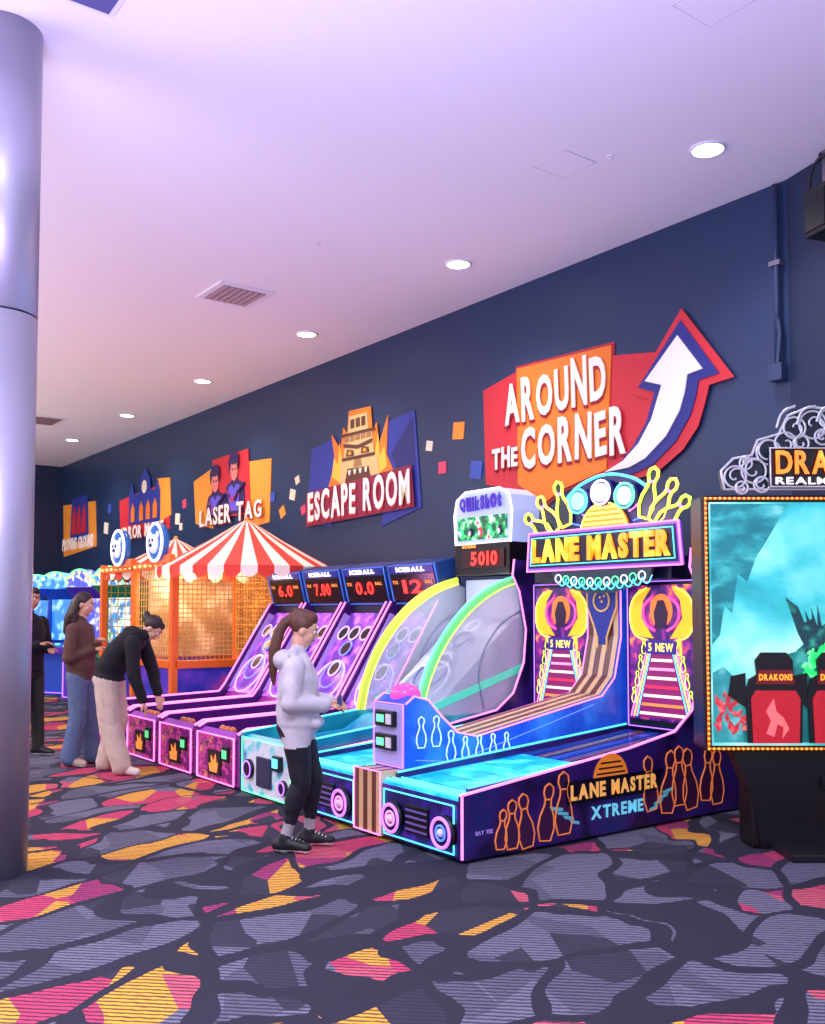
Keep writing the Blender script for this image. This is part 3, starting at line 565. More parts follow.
# ------------------------------------------------------------------ skee ball machines
lanep=MR('skee_lane_purple',[(0,'#441058'),(.5,'#8a2c88'),(.7,'#d058b8')],2,2,.5,(1,.3,1),0,.15)
sideart=MR('skee_side_art',[(0,'#1c0a34'),(.44,'#701868'),(.52,'#d04888'),(.58,'#281458'),(.66,'#e08858'),(.74,'#2a2480')],9,4,.35)
field=MR('skee_field',[(0,'#2a1450'),(.46,'#60309c'),(.58,'#a858d0'),(.7,'#f0b0f0')],5,3,.85)
def skee(loc,score):
    k_=empty('skee_ball_machine',loc)
    box('base_cabinet',k_,(-.40,.02,.02),(.40,2.72,.33),dark)
    box('front_panel',k_,(-.36,-.02,.03),(.36,.03,.42),sideart,.005)
    box('coin_door',k_,(-.13,-.035,.08),(.13,-.01,.30),M('coin_door_black','#14101e',.35),.01)
    prism('coin_flame',k_,[(-.07,.11),(-.09,.18),(-.04,.17),(-.05,.25),(.01,.20),(.04,.27),(.06,.19),(.09,.20),(.07,.11)],'y',-.042,-.036,M('coin_orange','#f09040',.4,emit=.6))
    box('card_reader',k_,(.17,-.045,.22),(.29,-.01,.35),black,.01); box('reader_screen',k_,(.19,-.052,.25),(.27,-.044,.32),M('reader_green','#60e890',.4,emit=.7))
    tube('front_border',k_,[(-.37,-.025,.03),(.37,-.025,.03),(.37,-.025,.43),(-.37,-.025,.43)],.013,nPink,True)
    prism('ball_tray',k_,[(0,.33),(0,.44),(.05,.47),(.12,.42),(.26,.40),(.26,.33)],'x',-.38,.38,M('tray_purple','#8030a0',.3,emit=.35))
    for q in range(3): sphere('ball_%d'%q,k_,(-.25+.1*q,.17,.445),.036,M('skee_balls','#c87038',.3),(1,1,1),16)
    prism('lane',k_,[(.25,.3),(.25,.38),(1.35,.42),(1.5,.50),(1.56,.56),(1.6,.3)],'x',-.33,.33,lanep)
    for sx in (-1,1):
        rail=[(0,.02),(0,.46),(.08,.50),(1.45,.54),(1.52,.62),(2.15,1.62),(2.72,1.62),(2.72,.02)]
        prism('side_rail',k_,rail,'x',sx*.40-.035,sx*.40+.035,M('skee_rail','#3a1460',.25,emit=.1))
        tube('rail_light',k_,[(sx*.40,0,.47),(sx*.40,.08,.51),(sx*.40,1.45,.55)],.018,nPink)
        tube('rail_light_back',k_,[(sx*.40,1.45,.55),(sx*.40,1.52,.63),(sx*.40,2.15,1.62)],.018,nPink)
        prism('rail_graphic',k_,[(1.7,.8),(2.1,1.4),(2.5,1.4),(2.5,.8)],'x',sx*.40+.034,sx*.40+.038,M('rail_graphic','#8068c0',.3,emit=.25))
        prism('field_side_fin',k_,[(1.55,.60),(1.9,.72),(2.2,1.45),(2.1,1.50)],'x',sx*.34-.006,sx*.34+.006,M('fin_acrylic','#c8a8f0',.2,alpha=.5,emit=.2))
    prism('target_slope',k_,[(1.55,.55),(2.2,1.5),(2.35,1.5),(2.35,.4)],'x',-.36,.36,field)
    for j,(t,r) in enumerate(((.22,.26),(.30,.17),(.36,.09),(.58,.09),(.75,.085))):
        cy=1.55+.65*t; cz=.55+.95*t
        for ccx in ((0,) if j<4 else (-.22,0,.22)):
            pts=[(ccx+r*math.cos(a),cy+r*.56*math.sin(a)-.03,cz+r*.82*math.sin(a)+.02) for a in np.linspace(0,2*math.pi,25)[:-1]]
            tube('target_ring_%d'%j,k_,pts,.010,M('skee_ring_a','#7888ff',.3,emit=.9) if j%2 else M('skee_ring_b','#d8c0f8',.3,emit=.8),True)
            if r<.1: cyl('target_hole_%d'%j,k_,(ccx,cy-.035,cz+.02),(ccx,cy+.02,cz-.02),r*.8,black,18)
    box('back_cabinet',k_,(-.40,2.3,.3),(.40,2.70,1.62),dark)
    box('net_panel',k_,(-.36,2.22,1.48),(.36,2.26,1.64),M('net_dark','#1a1838',.5))
    h=empty('head',(0,2.22,1.80)); h.parent=k_; h.rotation_euler=(math.radians(14),0,0)
    box('head_box',h,(-.41,-.06,-.20),(.41,.22,.22),M('head_blue','#1c3878',.3,emit=.12),.015)
    box('head_face',h,(-.37,-.075,-.17),(.37,-.055,.12),M('head_face','#0c0a16',.2))
    tube('head_rim',h,[(-.40,-.07,-.19),(.40,-.07,-.19),(.40,-.07,.21),(-.40,-.07,.21)],.010,M('head_rim_blue','#3c68c8',.3,emit=.5),True)
    box('head_strip',h,(-.37,-.075,.135),(.37,-.06,.205),M('head_strip','#1c2c80',.3,emit=.3))
    word('head_word',h,'ICEBALL',(-.24,-.082,.145),.48,.05,nWhite,ext=.006,bold=.05)
    word('score_digits',h,score,(-.17,-.082,-.08),.34,.14,nRed,ext=.006,bold=.02)
    word('score_left',h,'TIX',(-.34,-.082,.02),.10,.035,M('tiny_orange','#f09040',.4,emit=.8),ext=.004); word('score_right',h,'BALL',(.22,-.082,.02),.12,.035,M('tiny_orange','#f09040',.4,emit=.8),ext=.004)
for i,sc in enumerate(('12','0.0','7.00','6.0')):
    skee((-7.94-.885*i,3.74,0),sc)

# ------------------------------------------------------------------ carnival tent booth
tb=empty('carnival_tent_booth',(0,0,0))
orf=M('orange_frame','#e86c20',.4,emit=.14)
X0,X1,Y0,Y1=-14.2,-11.6,4.85,6.35
box('base_right',tb,(X0,Y0,.0),(X1,Y1,.82),MR('booth_base_blue',[(0,'#141460'),(.5,'#2830a0'),(.62,'#5a38b0'),(.75,'#b04090')],2.5,3,.35))
xs=(X0,-12.95,X1)
for i,x in enumerate(xs):
    for j,y in enumerate((Y0,Y1)):
        box('post_%d_%d'%(i,j),tb,(x-.045,y-.045,0),(x+.045,y+.045,2.2),orf,.01)
for z in (.85,2.12):
    for y in (Y0,Y1): box('beam_x',tb,(X0,y-.045,z-.05),(X1,y+.045,z+.05),orf,.01)
    for x in (X0,X1): box('beam_y',tb,(x-.045,Y0,z-.05),(x+.045,Y1,z+.05),orf,.01)
net=M('golden_net','#d8a450',.6,emit=.12)
def netmesh(name,p,u,v,nu,nv,parent):
    bm=bmesh.new(); p=Vector(p);u=Vector(u);v=Vector(v)
    def rod(a,b):
        d=b-a; q=d.to_track_quat('Z','Y').to_matrix().to_4x4()
        bmesh.ops.create_cone(bm,cap_ends=False,segments=4,radius1=.0055,radius2=.0055,depth=d.length,matrix=Matrix.Translation((a+b)/2)@q)
    for i in range(nu+1): rod(p+u*(i/nu),p+u*(i/nu)+v)
    for i in range(nv+1): rod(p+v*(i/nv),p+v*(i/nv)+u)
    finish(bm,name,net,parent)
netmesh('net_side',(X1,Y0,.9),(0,Y1-Y0,0),(0,0,1.2),24,20,tb)
netmesh('net_side_left',(X0,Y0,.9),(0,Y1-Y0,0),(0,0,1.2),14,12,tb)
netmesh('net_front',(-12.95,Y0,.9),(1.35,0,0),(0,0,1.2),16,14,tb)
netmesh('net_back',(X0,Y1,.9),(X1-X0,0,0),(0,0,1.2),30,14,tb)
box('back_board',tb,(X0+.1,Y1+.02,.9),(X1-.05,Y1+.05,2.1),MR('booth_back',[(0,'#3a2010'),(.5,'#7a4a20'),(.7,'#c08838')],3,3,.15))
box('center_panel',tb,(-12.98,Y0+.2,.9),(-12.92,Y1,2.1),MR('booth_inner',[(0,'#5a4438'),(.5,'#9a7a58'),(.7,'#d0b898')],3,3,.15))
for k in range(4): box('target_shelf_%d'%k,tb,(X0+.1,Y1-.1-.22*k,1.0+.06*(3-k)),(-13.05,Y1-.08-.22*k,1.2+.06*(3-k)),(orf,M('shelf_cream','#e0c890',.6))[k%2])
bulb=M('booth_bulb','#ffd890',.4,emit=1.1)
for k in range(14): sphere('header_bulb_%d'%k,tb,(X0+.1+.185*k,Y0-.06,2.12),.022,bulb,(1,1,1),10)
for k in range(8): sphere('side_bulb_%d'%k,tb,(X1+.06,Y0+.1+.185*k,2.08),.022,bulb,(1,1,1),10)
def canopy(cx,cy,r,z0,z1,nm,seg=36):
    prof=[(r,z0),(r*.72,z0+(z1-z0)*.27),(r*.42,z0+(z1-z0)*.57),(r*.16,z0+(z1-z0)*.86),(.02,z1)]
    me=bpy.data.meshes.new(nm); bm=bmesh.new(); rings=[]
    for rr,z in prof:
        rings.append([bm.verts.new((cx+rr*math.cos(2*math.pi*i/seg),cy+rr*math.sin(2*math.pi*i/seg),z)) for i in range(seg)])
    for a in range(len(rings)-1):
        for i in range(seg):
            f=bm.faces.new((rings[a][i],rings[a][(i+1)%seg],rings[a+1][(i+1)%seg],rings[a+1][i])); f.material_index=i%2
    for i in range(seg):
        t0=2*math.pi*i/seg;t1=2*math.pi*(i+1)/seg
        pts=[(t0,0),(t0,-.09),(t0*.75+t1*.25,-.135),(t0*.5+t1*.5,-.15),(t0*.25+t1*.75,-.135),(t1,-.09),(t1,0)]
        f=bm.faces.new([bm.verts.new((cx+r*math.cos(t),cy+r*math.sin(t),z0+dz)) for t,dz in pts]); f.material_index=i%2
    bm.to_mesh(me); bm.free()
    me.materials.append(M('canopy_red','#e03c28',.6,emit=.10)); me.materials.append(M('canopy_cream','#fff0d8',.6,emit=.08))
    addmesh(nm,me,None,tb)
    sphere(nm+'_finial',tb,(cx,cy,z1+.01),.035,orangel)
canopy(-11.54,5.82,1.16,2.08,2.72,'canopy')
canopy(-13.9,5.83,1.0,2.12,2.62,'canopy_far')
for k,x in enumerate((-13.2,-11.86)):
    cyl('round_sign_%d'%k,tb,(x,Y0-.06,2.40),(x,Y0-.16,2.40),.24,M('sign_blue','#2c68b8',.3,emit=.3))
    ring('round_sign_rim_%d'%k,tb,(x,Y0-.16,2.40),.24,.03,nWhite)
    sphere('mascot_head_%d'%k,tb,(x,Y0-.17,2.38),.14,M('mascot_white','#dce8f4',.4,emit=.25),(1,.3,.9))
    for q in (-1,1):
        sphere('mascot_ear',tb,(x+q*.11,Y0-.17,2.49),.05,M('mascot_white','#dce8f4',.4,emit=.25),(1,.3,1),12)
        sphere('mascot_eye',tb,(x+q*.05,Y0-.212,2.42),.018,navyp,(1,.5,1.3),10)
    sphere('mascot_nose',tb,(x,Y0-.215,2.36),.035,navyp,(1,.5,.7),12)
    box('sign_base_%d'%k,tb,(x-.35,Y0-.1,2.12),(x+.35,Y0-.02,2.24),orf,.02)

def cabinet(loc,c1,emi,rz=0,w=.8,h=2.3):
    e=empty('carnival_arcade_cabinet',loc,rz)
    box('lower_body',e,(-w/2,0,0),(w/2,.9,.95),c1,.02)
    box('control_deck',e,(-w/2,-.25,.8),(w/2,.15,.92),c1,.03)
    prism('side_l',e,[(0,.9),(.2,1.1),(.25,1.75),(0,1.95),(.9,1.95),(.9,.9)],'x',-w/2,-w/2+.04,c1)
    prism('side_r',e,[(0,.9),(.2,1.1),(.25,1.75),(0,1.95),(.9,1.95),(.9,.9)],'x',w/2-.04,w/2,c1)
    tube('front_trim',e,[(-w/2,-.01,.05),(-w/2,-.01,.8),(w/2,-.01,.8),(w/2,-.01,.05)],.02,nPurple,True)
    box('screen',e,(-w/2+.05,.3,1.0),(w/2-.05,.36,1.75),emi)
    arch=[(w*.5*math.cos(a),1.95+.30*math.sin(a)) for a in np.linspace(0,math.pi,16)]
    prism('marquee_arch',e,arch,'y',.02,.2,emi)
    tube('marquee_rim',e,[(x,.01,z) for x,z in arch],.022,nGreen)
    for k in range(7):
        a=math.pi*(k+.5)/7; sphere('bulb_%d'%k,e,(w*.44*math.cos(a),0,1.97+.24*math.sin(a)),.025,nYellow,(1,1,1),12)
    for k in range(3): cyl('button_%d'%k,e,(-.2+.2*k,-.1,.92),(-.2+.2*k,-.1,.95),.04,nRed if k%2 else nGreen)
cs_a=MR('cab_screen_a',[(0,'#2048a0'),(.45,'#3088c0'),(.55,'#e8f0e0'),(.65,'#50c080'),(.75,'#c04878')],6,4,.7)
cs_b=MR('cab_screen_b',[(0,'#302080'),(.5,'#5060d0'),(.6,'#e0e8f8'),(.7,'#d080b0')],6,4,.7)
cs_c=MR('cab_screen_c',[(0,'#1038b0'),(.5,'#2880e0'),(.65,'#a0d8ff')],5,3,.9)
cabinet((-15.4,5.3,0),M('cab_green','#208058',.4,emit=.1),cs_a,.3)  # cabinet bodies emit a little, added to brighten this far row
cabinet((-16.8,5.3,0),M('cab_purple','#5028a0',.4,emit=.15),cs_b,.3)
cabinet((-18.2,5.3,0),M('cab_blue','#2048b0',.4,emit=.2),cs_c,.5)
cabinet((-19.8,5.4,0),M('cab_blue','#2048b0',.4,emit=.2),cs_c,.7,.9)

# ------------------------------------------------------------------ ride simulator cabinet with dragon screen
rz=math.radians(53.5)
d0,l0=6.2,1.86
Fv=Vector((-math.sin(rz),math.cos(rz),0)); Rv=Vector((math.cos(rz),math.sin(rz),0))
dg=empty('dragon_ride_simulator_cabinet',Fv*d0+Rv*l0,rz)
W=1.46
box('screen_housing',dg,(0,.02,.62),(W,.28,2.26),black,.02)
sea=MR('dragon_screen_fx',[(0,'#0c5860'),(.34,'#148890'),(.45,'#34b0b4'),(.54,'#70d0cc'),(.64,'#b0e8e0'),(.74,'#f0fcf8')],1.3,6,.9,(1,1,1.3),.25)
box('screen',dg,(.045,0,.66),(W-.045,.022,2.21),sea)
icec=MR('screen_ice',[(0,'#2a9498'),(.45,'#5cc0c0'),(.6,'#98e0dc'),(.75,'#d8f8f4')],4,6,.8,(1,1,2.2),.3)
layer(dg,'screen_ice_wall_left',[(.05,2.20),(.05,1.30),(.10,1.36),(.13,1.55),(.18,1.50),(.22,1.75),(.28,1.70),(.34,1.86),(.40,1.95),(.55,2.2)],-.0005,MR('screen_ice_dark',[(0,'#0a5058'),(.45,'#187880'),(.6,'#30a0a0'),(.75,'#70c8c0')],5,6,.7,(1,1,2),.3),.002)
layer(dg,'screen_ice_wall_right',[(1.41,2.2),(1.41,1.5),(1.15,1.46),(.98,1.60),(.86,1.56),(.80,1.75),(.95,2.2)],-.0005,icec,.002)
layer(dg,'screen_cliff_dark',[(.24,.68),(.22,1.02),(.30,1.06),(.36,1.16),(.46,1.22),(.60,1.26),(.70,1.40),(.80,1.42),(.95,1.36),(1.1,1.5),(1.4,1.40),(1.4,.68)],-.001,MR('screen_cliff',[(0,'#0e3c44'),(.45,'#18686c'),(.6,'#24908a'),(.7,'#58c0a8')],6,6,.7),.003)
layer(dg,'screen_ground_left',[(.05,.68),(.05,1.12),(.12,1.16),(.20,1.08),(.26,1.04),(.28,.68)],-.0008,MR('screen_ground',[(0,'#146068'),(.5,'#309498'),(.7,'#78c8c4')],7,5,.7),.002)
rl=random.Random(8); leaf=MR('screen_leaves',[(0,'#5a1020'),(.5,'#c03040'),(.65,'#f07070')],18,3,.7)
for k in range(30):
    x=.07+rl.random()*.26; z=.70+rl.random()*.30*(1-(x-.07)/.4); a=rl.uniform(.6,2.5); L_=rl.uniform(.05,.10)
    layer(dg,'screen_leaf_%d'%k,[(x,z),(x+L_*.5*math.cos(a-.45),z+L_*.5*math.sin(a-.45)),(x+L_*math.cos(a),z+L_*math.sin(a)),(x+L_*.5*math.cos(a+.45),z+L_*.5*math.sin(a+.45))],-.004-.0003*k,leaf,.002)
dskin=MR('screen_dragon_skin',[(0,'#082028'),(.5,'#12404a'),(.62,'#208070'),(.72,'#40c090')],12,4,.6)
dr=[(.52,1.60),(.60,1.54),(.64,1.44),(.70,1.47),(.73,1.40),(.78,1.44),(.84,1.40),(.90,1.42),(1.0,1.46),(1.1,1.36),(1.0,1.24),(.88,1.22),(.80,1.18),(.72,1.10),(.70,1.22),(.66,1.30),(.60,1.36)]
layer(dg,'screen_dragon',dr,-.004,dskin,.002)
layer(dg,'screen_dragon_head',[(.60,1.36),(.66,1.42),(.72,1.40),(.76,1.34),(.72,1.28),(.66,1.24),(.58,1.26),(.63,1.30)],-.0065,dskin,.002)
for k in range(3): layer(dg,'screen_dragon_horn_%d'%k,[(.66+.03*k,1.40),(.64+.04*k,1.52+.02*k),(.69+.03*k,1.41)],-.009,dskin,.002)
gm=MR('screen_green',[(0,'#08683c'),(.5,'#20d868'),(.65,'#90ffb0')],14,3,.95)
for k,(x,z,r) in enumerate(((.66,1.15,.04),(.72,1.20,.05),(.79,1.22,.04),(.72,1.09,.045),(.79,1.14,.05),(.68,1.24,.025),(.76,1.27,.03))):
    layer(dg,'screen_green_glow_%d'%k,[(x+r*math.cos(a)*(1+.4*math.sin(7*a)),z+r*1.2*math.sin(a)*(1+.3*math.cos(5*a))) for a in np.linspace(0,6.28,26)[:-1]],-.0095-.0004*k,gm,.002)
def seat(x,nm):
    sk=M('seat_black','#16161c',.4,emit=.1)
    layer(dg,nm+'_back',[(x-.01,.68),(x-.02,1.0),(x+.0,1.08),(x+.05,1.11),(x+.04,1.20),(x+.08,1.25),(x+.24,1.25),(x+.28,1.20),(x+.28,1.11),(x+.32,1.08),(x+.34,1.0),(x+.33,.68)],-.013,sk,.02)
    layer(dg,nm+'_arm',[(x-.13,.98),(x-.11,1.10),(x-.02,1.12),(x-.02,.90)],-.0145,sk,.015)
    layer(dg,nm+'_red',[(x+.02,.68),(x+.01,.96),(x+.04,1.01),(x+.29,1.01),(x+.32,.96),(x+.31,.68)],-.034,M('seat_red','#c82030',.35,emit=.4),.008)
    layer(dg,nm+'_headrest',[(x+.04,1.05),(x+.06,1.14),(x+.27,1.14),(x+.29,1.05)],-.034,M('seat_head','#7a1820',.4,emit=.25),.006)
    word(nm+'_word',dg,'DRAKONS',(x+.06,-.043,1.075),.21,.04,nOrange,ext=.003,bold=.03)
    fl_=[(x+.10,.74),(x+.13,.82),(x+.10,.88),(x+.15,.96),(x+.165,.88),(x+.21,.84),(x+.245,.77),(x+.20,.71),(x+.21,.78),(x+.17,.80),(x+.15,.72)]
    layer(dg,nm+'_flame',fl_,-.043,M('seat_flame','#f07878',.3,emit=.5),.003)
seat(.27,'seat_a'); seat(.66,'seat_b')
bm=bmesh.new()
def led(x,z): bmesh.ops.create_icosphere(bm,subdivisions=1,radius=.009,matrix=Matrix.Translation((x,-.005,z)))
n=50
for i in range(n+1):
    led(.02,.64+(2.235-.64)*i/n); led(W-.02,.64+(2.235-.64)*i/n)
n=46
for i in range(n+1):
    led(.02+(W-.04)*i/n,.64); led(.02+(W-.04)*i/n,2.235)
finish(bm,'led_border',nAmber,dg)
tube('led_channel',dg,[(.02,.003,.64),(W-.02,.003,.64),(W-.02,.003,2.235),(.02,.003,2.235)],.010,M('led_channel_red','#d05018',.4,emit=1.0),True)
box('base',dg,(.30,.06,.0),(W,.30,.62),black,.02)
prism('neck',dg,[(.18,.62),(.30,.35),(.36,.0),(W,.0),(W,.62)],'y',.05,.2,M('base_dark','#101018',.3))
box('floor_plate',dg,(.42,-.3,.0),(W,.1,.05),M('deck_black','#16161c',.4),.01)
box('sensor_bar',dg,(.75,-.02,.38),(W,.05,.46),M('sensor','#24242c',.4),.01)
sil=M('silver_filigree','#c8ccd2',.3,.4,emit=.12)
plate=[(.16,2.30),(.14,2.42),(.22,2.50),(.34,2.52),(.38,2.62),(.52,2.66),(.58,2.78),(.72,2.84),(.86,2.82),(1.0,2.88),(1.2,2.80),(1.4,2.7),(1.46,2.30)]
prism('marquee_plate',dg,plate,'y',.06,.12,M('marquee_slate','#283440',.4,.3))
tube('marquee_rim',dg,[(x,.05,z) for x,z in plate],.010,sil,True)
for k,(x,z,r) in enumerate(((.23,2.38,.07),(.35,2.42,.08),(.45,2.54,.08),(.56,2.60,.07),(.62,2.70,.07),(.74,2.72,.09),(.30,2.47,.04),(.50,2.46,.05),(.66,2.60,.05),(.84,2.76,.06),(.95,2.72,.09),(1.1,2.68,.1),(1.25,2.62,.1),(.80,2.64,.05),(.40,2.33,.05),(.27,2.31,.04))):
    ring('scroll_%d'%k,dg,(x,.045,z),r,.008,sil)
    tube('spiral_%d'%k,dg,[(x+(r*(1-t))*math.cos(6*t+k),.04,z+(r*(1-t))*math.sin(6*t+k)) for t in np.linspace(0,.85,9)],.007,sil,smooth=True)
for k in range(7):
    x=.5+.13*k; tube('dragon_spine_%d'%k,dg,[(x,.04,2.70+.02*k),(x+.04,.03,2.80+.01*k),(x+.12,.03,2.84)],.009,sil,smooth=True)
box('name_plate',dg,(.44,.0,2.31),(1.30,.05,2.56),M('name_plate','#0a0a10',.3),.015)
tube('name_plate_rim',dg,[(.44,-.004,2.31),(1.30,-.004,2.31),(1.30,-.004,2.56),(.44,-.004,2.56)],.008,sil,True)
word('name_letters',dg,'DRAKONS',(.47,-.018,2.39),.80,.15,MR('name_fire',[(0,'#ff4020'),(.5,'#ff9030'),(.7,'#ffe060')],5,1,1.2),ext=.015,bold=.02)
word('name_sub',dg,'REALM KEEPERS',(.47,-.012,2.325),.80,.045,nWhite,ext=.008,bold=.01)

# ------------------------------------------------------------------ people
class Body:
    def __init__(s): s.bm=bmesh.new(); s.pr=[]
    def cap(s,a,b,ra,rb,mi):
        a=Vector(a);b=Vector(b);d=b-a
        bmesh.ops.create_uvsphere(s.bm,u_segments=14,v_segments=8,radius=ra,matrix=Matrix.Translation(a))
        bmesh.ops.create_uvsphere(s.bm,u_segments=14,v_segments=8,radius=rb,matrix=Matrix.Translation(b))
        if d.length>1e-5:
            q=d.to_track_quat('Z','Y').to_matrix().to_4x4()
            bmesh.ops.create_cone(s.bm,cap_ends=True,segments=14,radius1=ra,radius2=rb,depth=d.length,matrix=Matrix.Translation((a+b)/2)@q)
        s.pr.append(('c',np.array(a),np.array(b),ra,rb,mi))
    def ell(s,c,r,mi,R=None):
        c=Vector(c); R=R or Matrix.Identity(3)
        m=Matrix.Translation(c)@R.to_4x4()@Matrix.Diagonal((*r,1))
        bmesh.ops.create_uvsphere(s.bm,u_segments=18,v_segments=12,radius=1,matrix=m)
        s.pr.append(('e',np.array(m.inverted()),min(r),None,None,mi))
    def loft(s,secs,mi):
        """secs: (centre, half width, half depth); rings perpendicular to spine, side axis = X"""
        rings=[];n=18
        for i,(c,w,d) in enumerate(secs):
            c=Vector(c)
            t=(Vector(secs[min(i+1,len(secs)-1)][0])-Vector(secs[max(i-1,0)][0])).normalized()
            sx=Vector((1,0,0)); fy=t.cross(sx).normalized()
            rings.append([s.bm.verts.new(c+sx*w*math.cos(2*math.pi*k/n)+fy*d*math.sin(2*math.pi*k/n)) for k in range(n)])
        for i in range(len(rings)-1):
            for k in range(n): s.bm.faces.new((rings[i][k],rings[i][(k+1)%n],rings[i+1][(k+1)%n],rings[i+1][k]))
        s.bm.faces.new(rings[0][::-1]); s.bm.faces.new(rings[-1])
        for i in range(len(secs)-1):
            a,b=secs[i],secs[i+1]
            for q in (-.5,0,.5):
                s.pr.append(('c',np.array(a[0])+np.array((a[1]*q,0,0)),np.array(b[0])+np.array((b[1]*q,0,0)),a[2],b[2],mi))
    def build(s,name,mats,parent,voxel,smooth=4,floorclamp=True,sole=None,folds=0):
        bmesh.ops.recalc_face_normals(s.bm,faces=s.bm.faces)
        me=bpy.data.meshes.new('tmp'); s.bm.to_mesh(me); s.bm.free()
        o=bpy.data.objects.new('tmp',me); COL.objects.link(o)
        r=o.modifiers.new('r','REMESH'); r.mode='VOXEL'; r.voxel_size=voxel; r.use_smooth_shade=True
        sm=o.modifiers.new('s','SMOOTH'); sm.iterations=smooth; sm.factor=.5
        bpy.context.view_layer.update()
        nm=bpy.data.meshes.new_from_object(o.evaluated_get(bpy.context.evaluated_depsgraph_get()))
        bpy.data.objects.remove(o)
        nm.name=name; nm.materials.clear()
        for m in mats: nm.materials.append(m)
        n=len(nm.vertices); co=np.empty(n*3); nm.vertices.foreach_get('co',co); co=co.reshape(-1,3)
        def classify(P):
            best=np.full(len(P),1e9); idx=np.zeros(len(P),dtype=np.int32)
            for p in s.pr:
                if p[0]=='c':
                    a,b,ra,rb=p[1:5]; ab=b-a; L=max(1e-9,ab@ab)
                    t=np.clip(((P-a)@ab)/L,0,1); d=np.linalg.norm(P-(a+t[:,None]*ab),axis=1)-(ra+(rb-ra)*t)
                else:
                    q=P@p[1][:3,:3].T+p[1][:3,3]; d=(np.linalg.norm(q,axis=1)-1)*p[2]
                m=d<best-1e-6; best[m]=d[m]; idx[m]=p[5]
            return idx
        if folds:
            # soft cloth folds on top and trousers
            vi=classify(co); no=np.empty(n*3); nm.vertices.foreach_get('normal',no); no=no.reshape(-1,3)
            g=np.sin(co[:,2]*40+np.sin(co[:,0]*17)*2.0+co[:,1]*26)*(.6+.4*np.sin(co[:,1]*15-co[:,2]*11+co[:,0]*9))
            k=np.where(vi==1,folds,np.where(vi==2,folds*.6,0))
            co=co+no*(g*k)[:,None]
        if floorclamp:
            co[:,2]=np.maximum(co[:,2],.002)
        nm.vertices.foreach_set('co',co.ravel())
        nf=len(nm.polygons); fc=np.empty(nf*3); nm.polygons.foreach_get('center',fc); fc=fc.reshape(-1,3)
        idx=classify(fc)
        if sole is not None:
            m=(idx==sole[0])&(fc[:,2]<.024); idx[m]=sole[1]
        nm.polygons.foreach_set('material_index',idx); nm.polygons.foreach_set('use_smooth',np.ones(nf,dtype=bool))
        nm.update()
        return addmesh(name,nm,None,parent)
def hand(parent,nm,wr,d,side,skin,curl=.5,k=1.0,palm=(0,0,-1)):
    B=Body(); wr=Vector(wr); d=Vector(d).normalized(); n=Vector(palm)
    if abs(n.normalized().dot(d))>.92: n=Vector((0,-1,0))
    n=(n-d*n.dot(d)).normalized(); sv=d.cross(n).normalized()*side
    for j in range(-2,3): B.cap(wr+sv*.008*j,wr+d*.08*k+sv*.0145*j*k,.013*k,.0115*k,0)
    for i,(L) in enumerate((.062,.072,.067,.052)):
        b=wr+d*.082*k+sv*(-.027+.018*i)*k*-1; dr=d; p=b
        for j in range(3):
            dr=(dr*math.cos(curl*.6)+n*math.sin(curl*.6)).normalized() if j==0 else (dr+n*curl*.5).normalized()
            e=p+dr*L*k*(.45,.32,.25)[j]; B.cap(p,e,.0088*k-.0008*j,.0082*k-.001*j,0); p=e
    b=wr+d*.025*k+sv*.026*k; e1=b+(d*.6+sv*.7+n*.25).normalized()*.04*k; e2=e1+(d*.9+sv*.2+n*.3).normalized()*.028*k
    B.cap(b,e1,.0125*k,.0105*k,0); B.cap(e1,e2,.0100*k,.008*k,0)
    B.build(nm,[skin],parent,.0034,2,False)
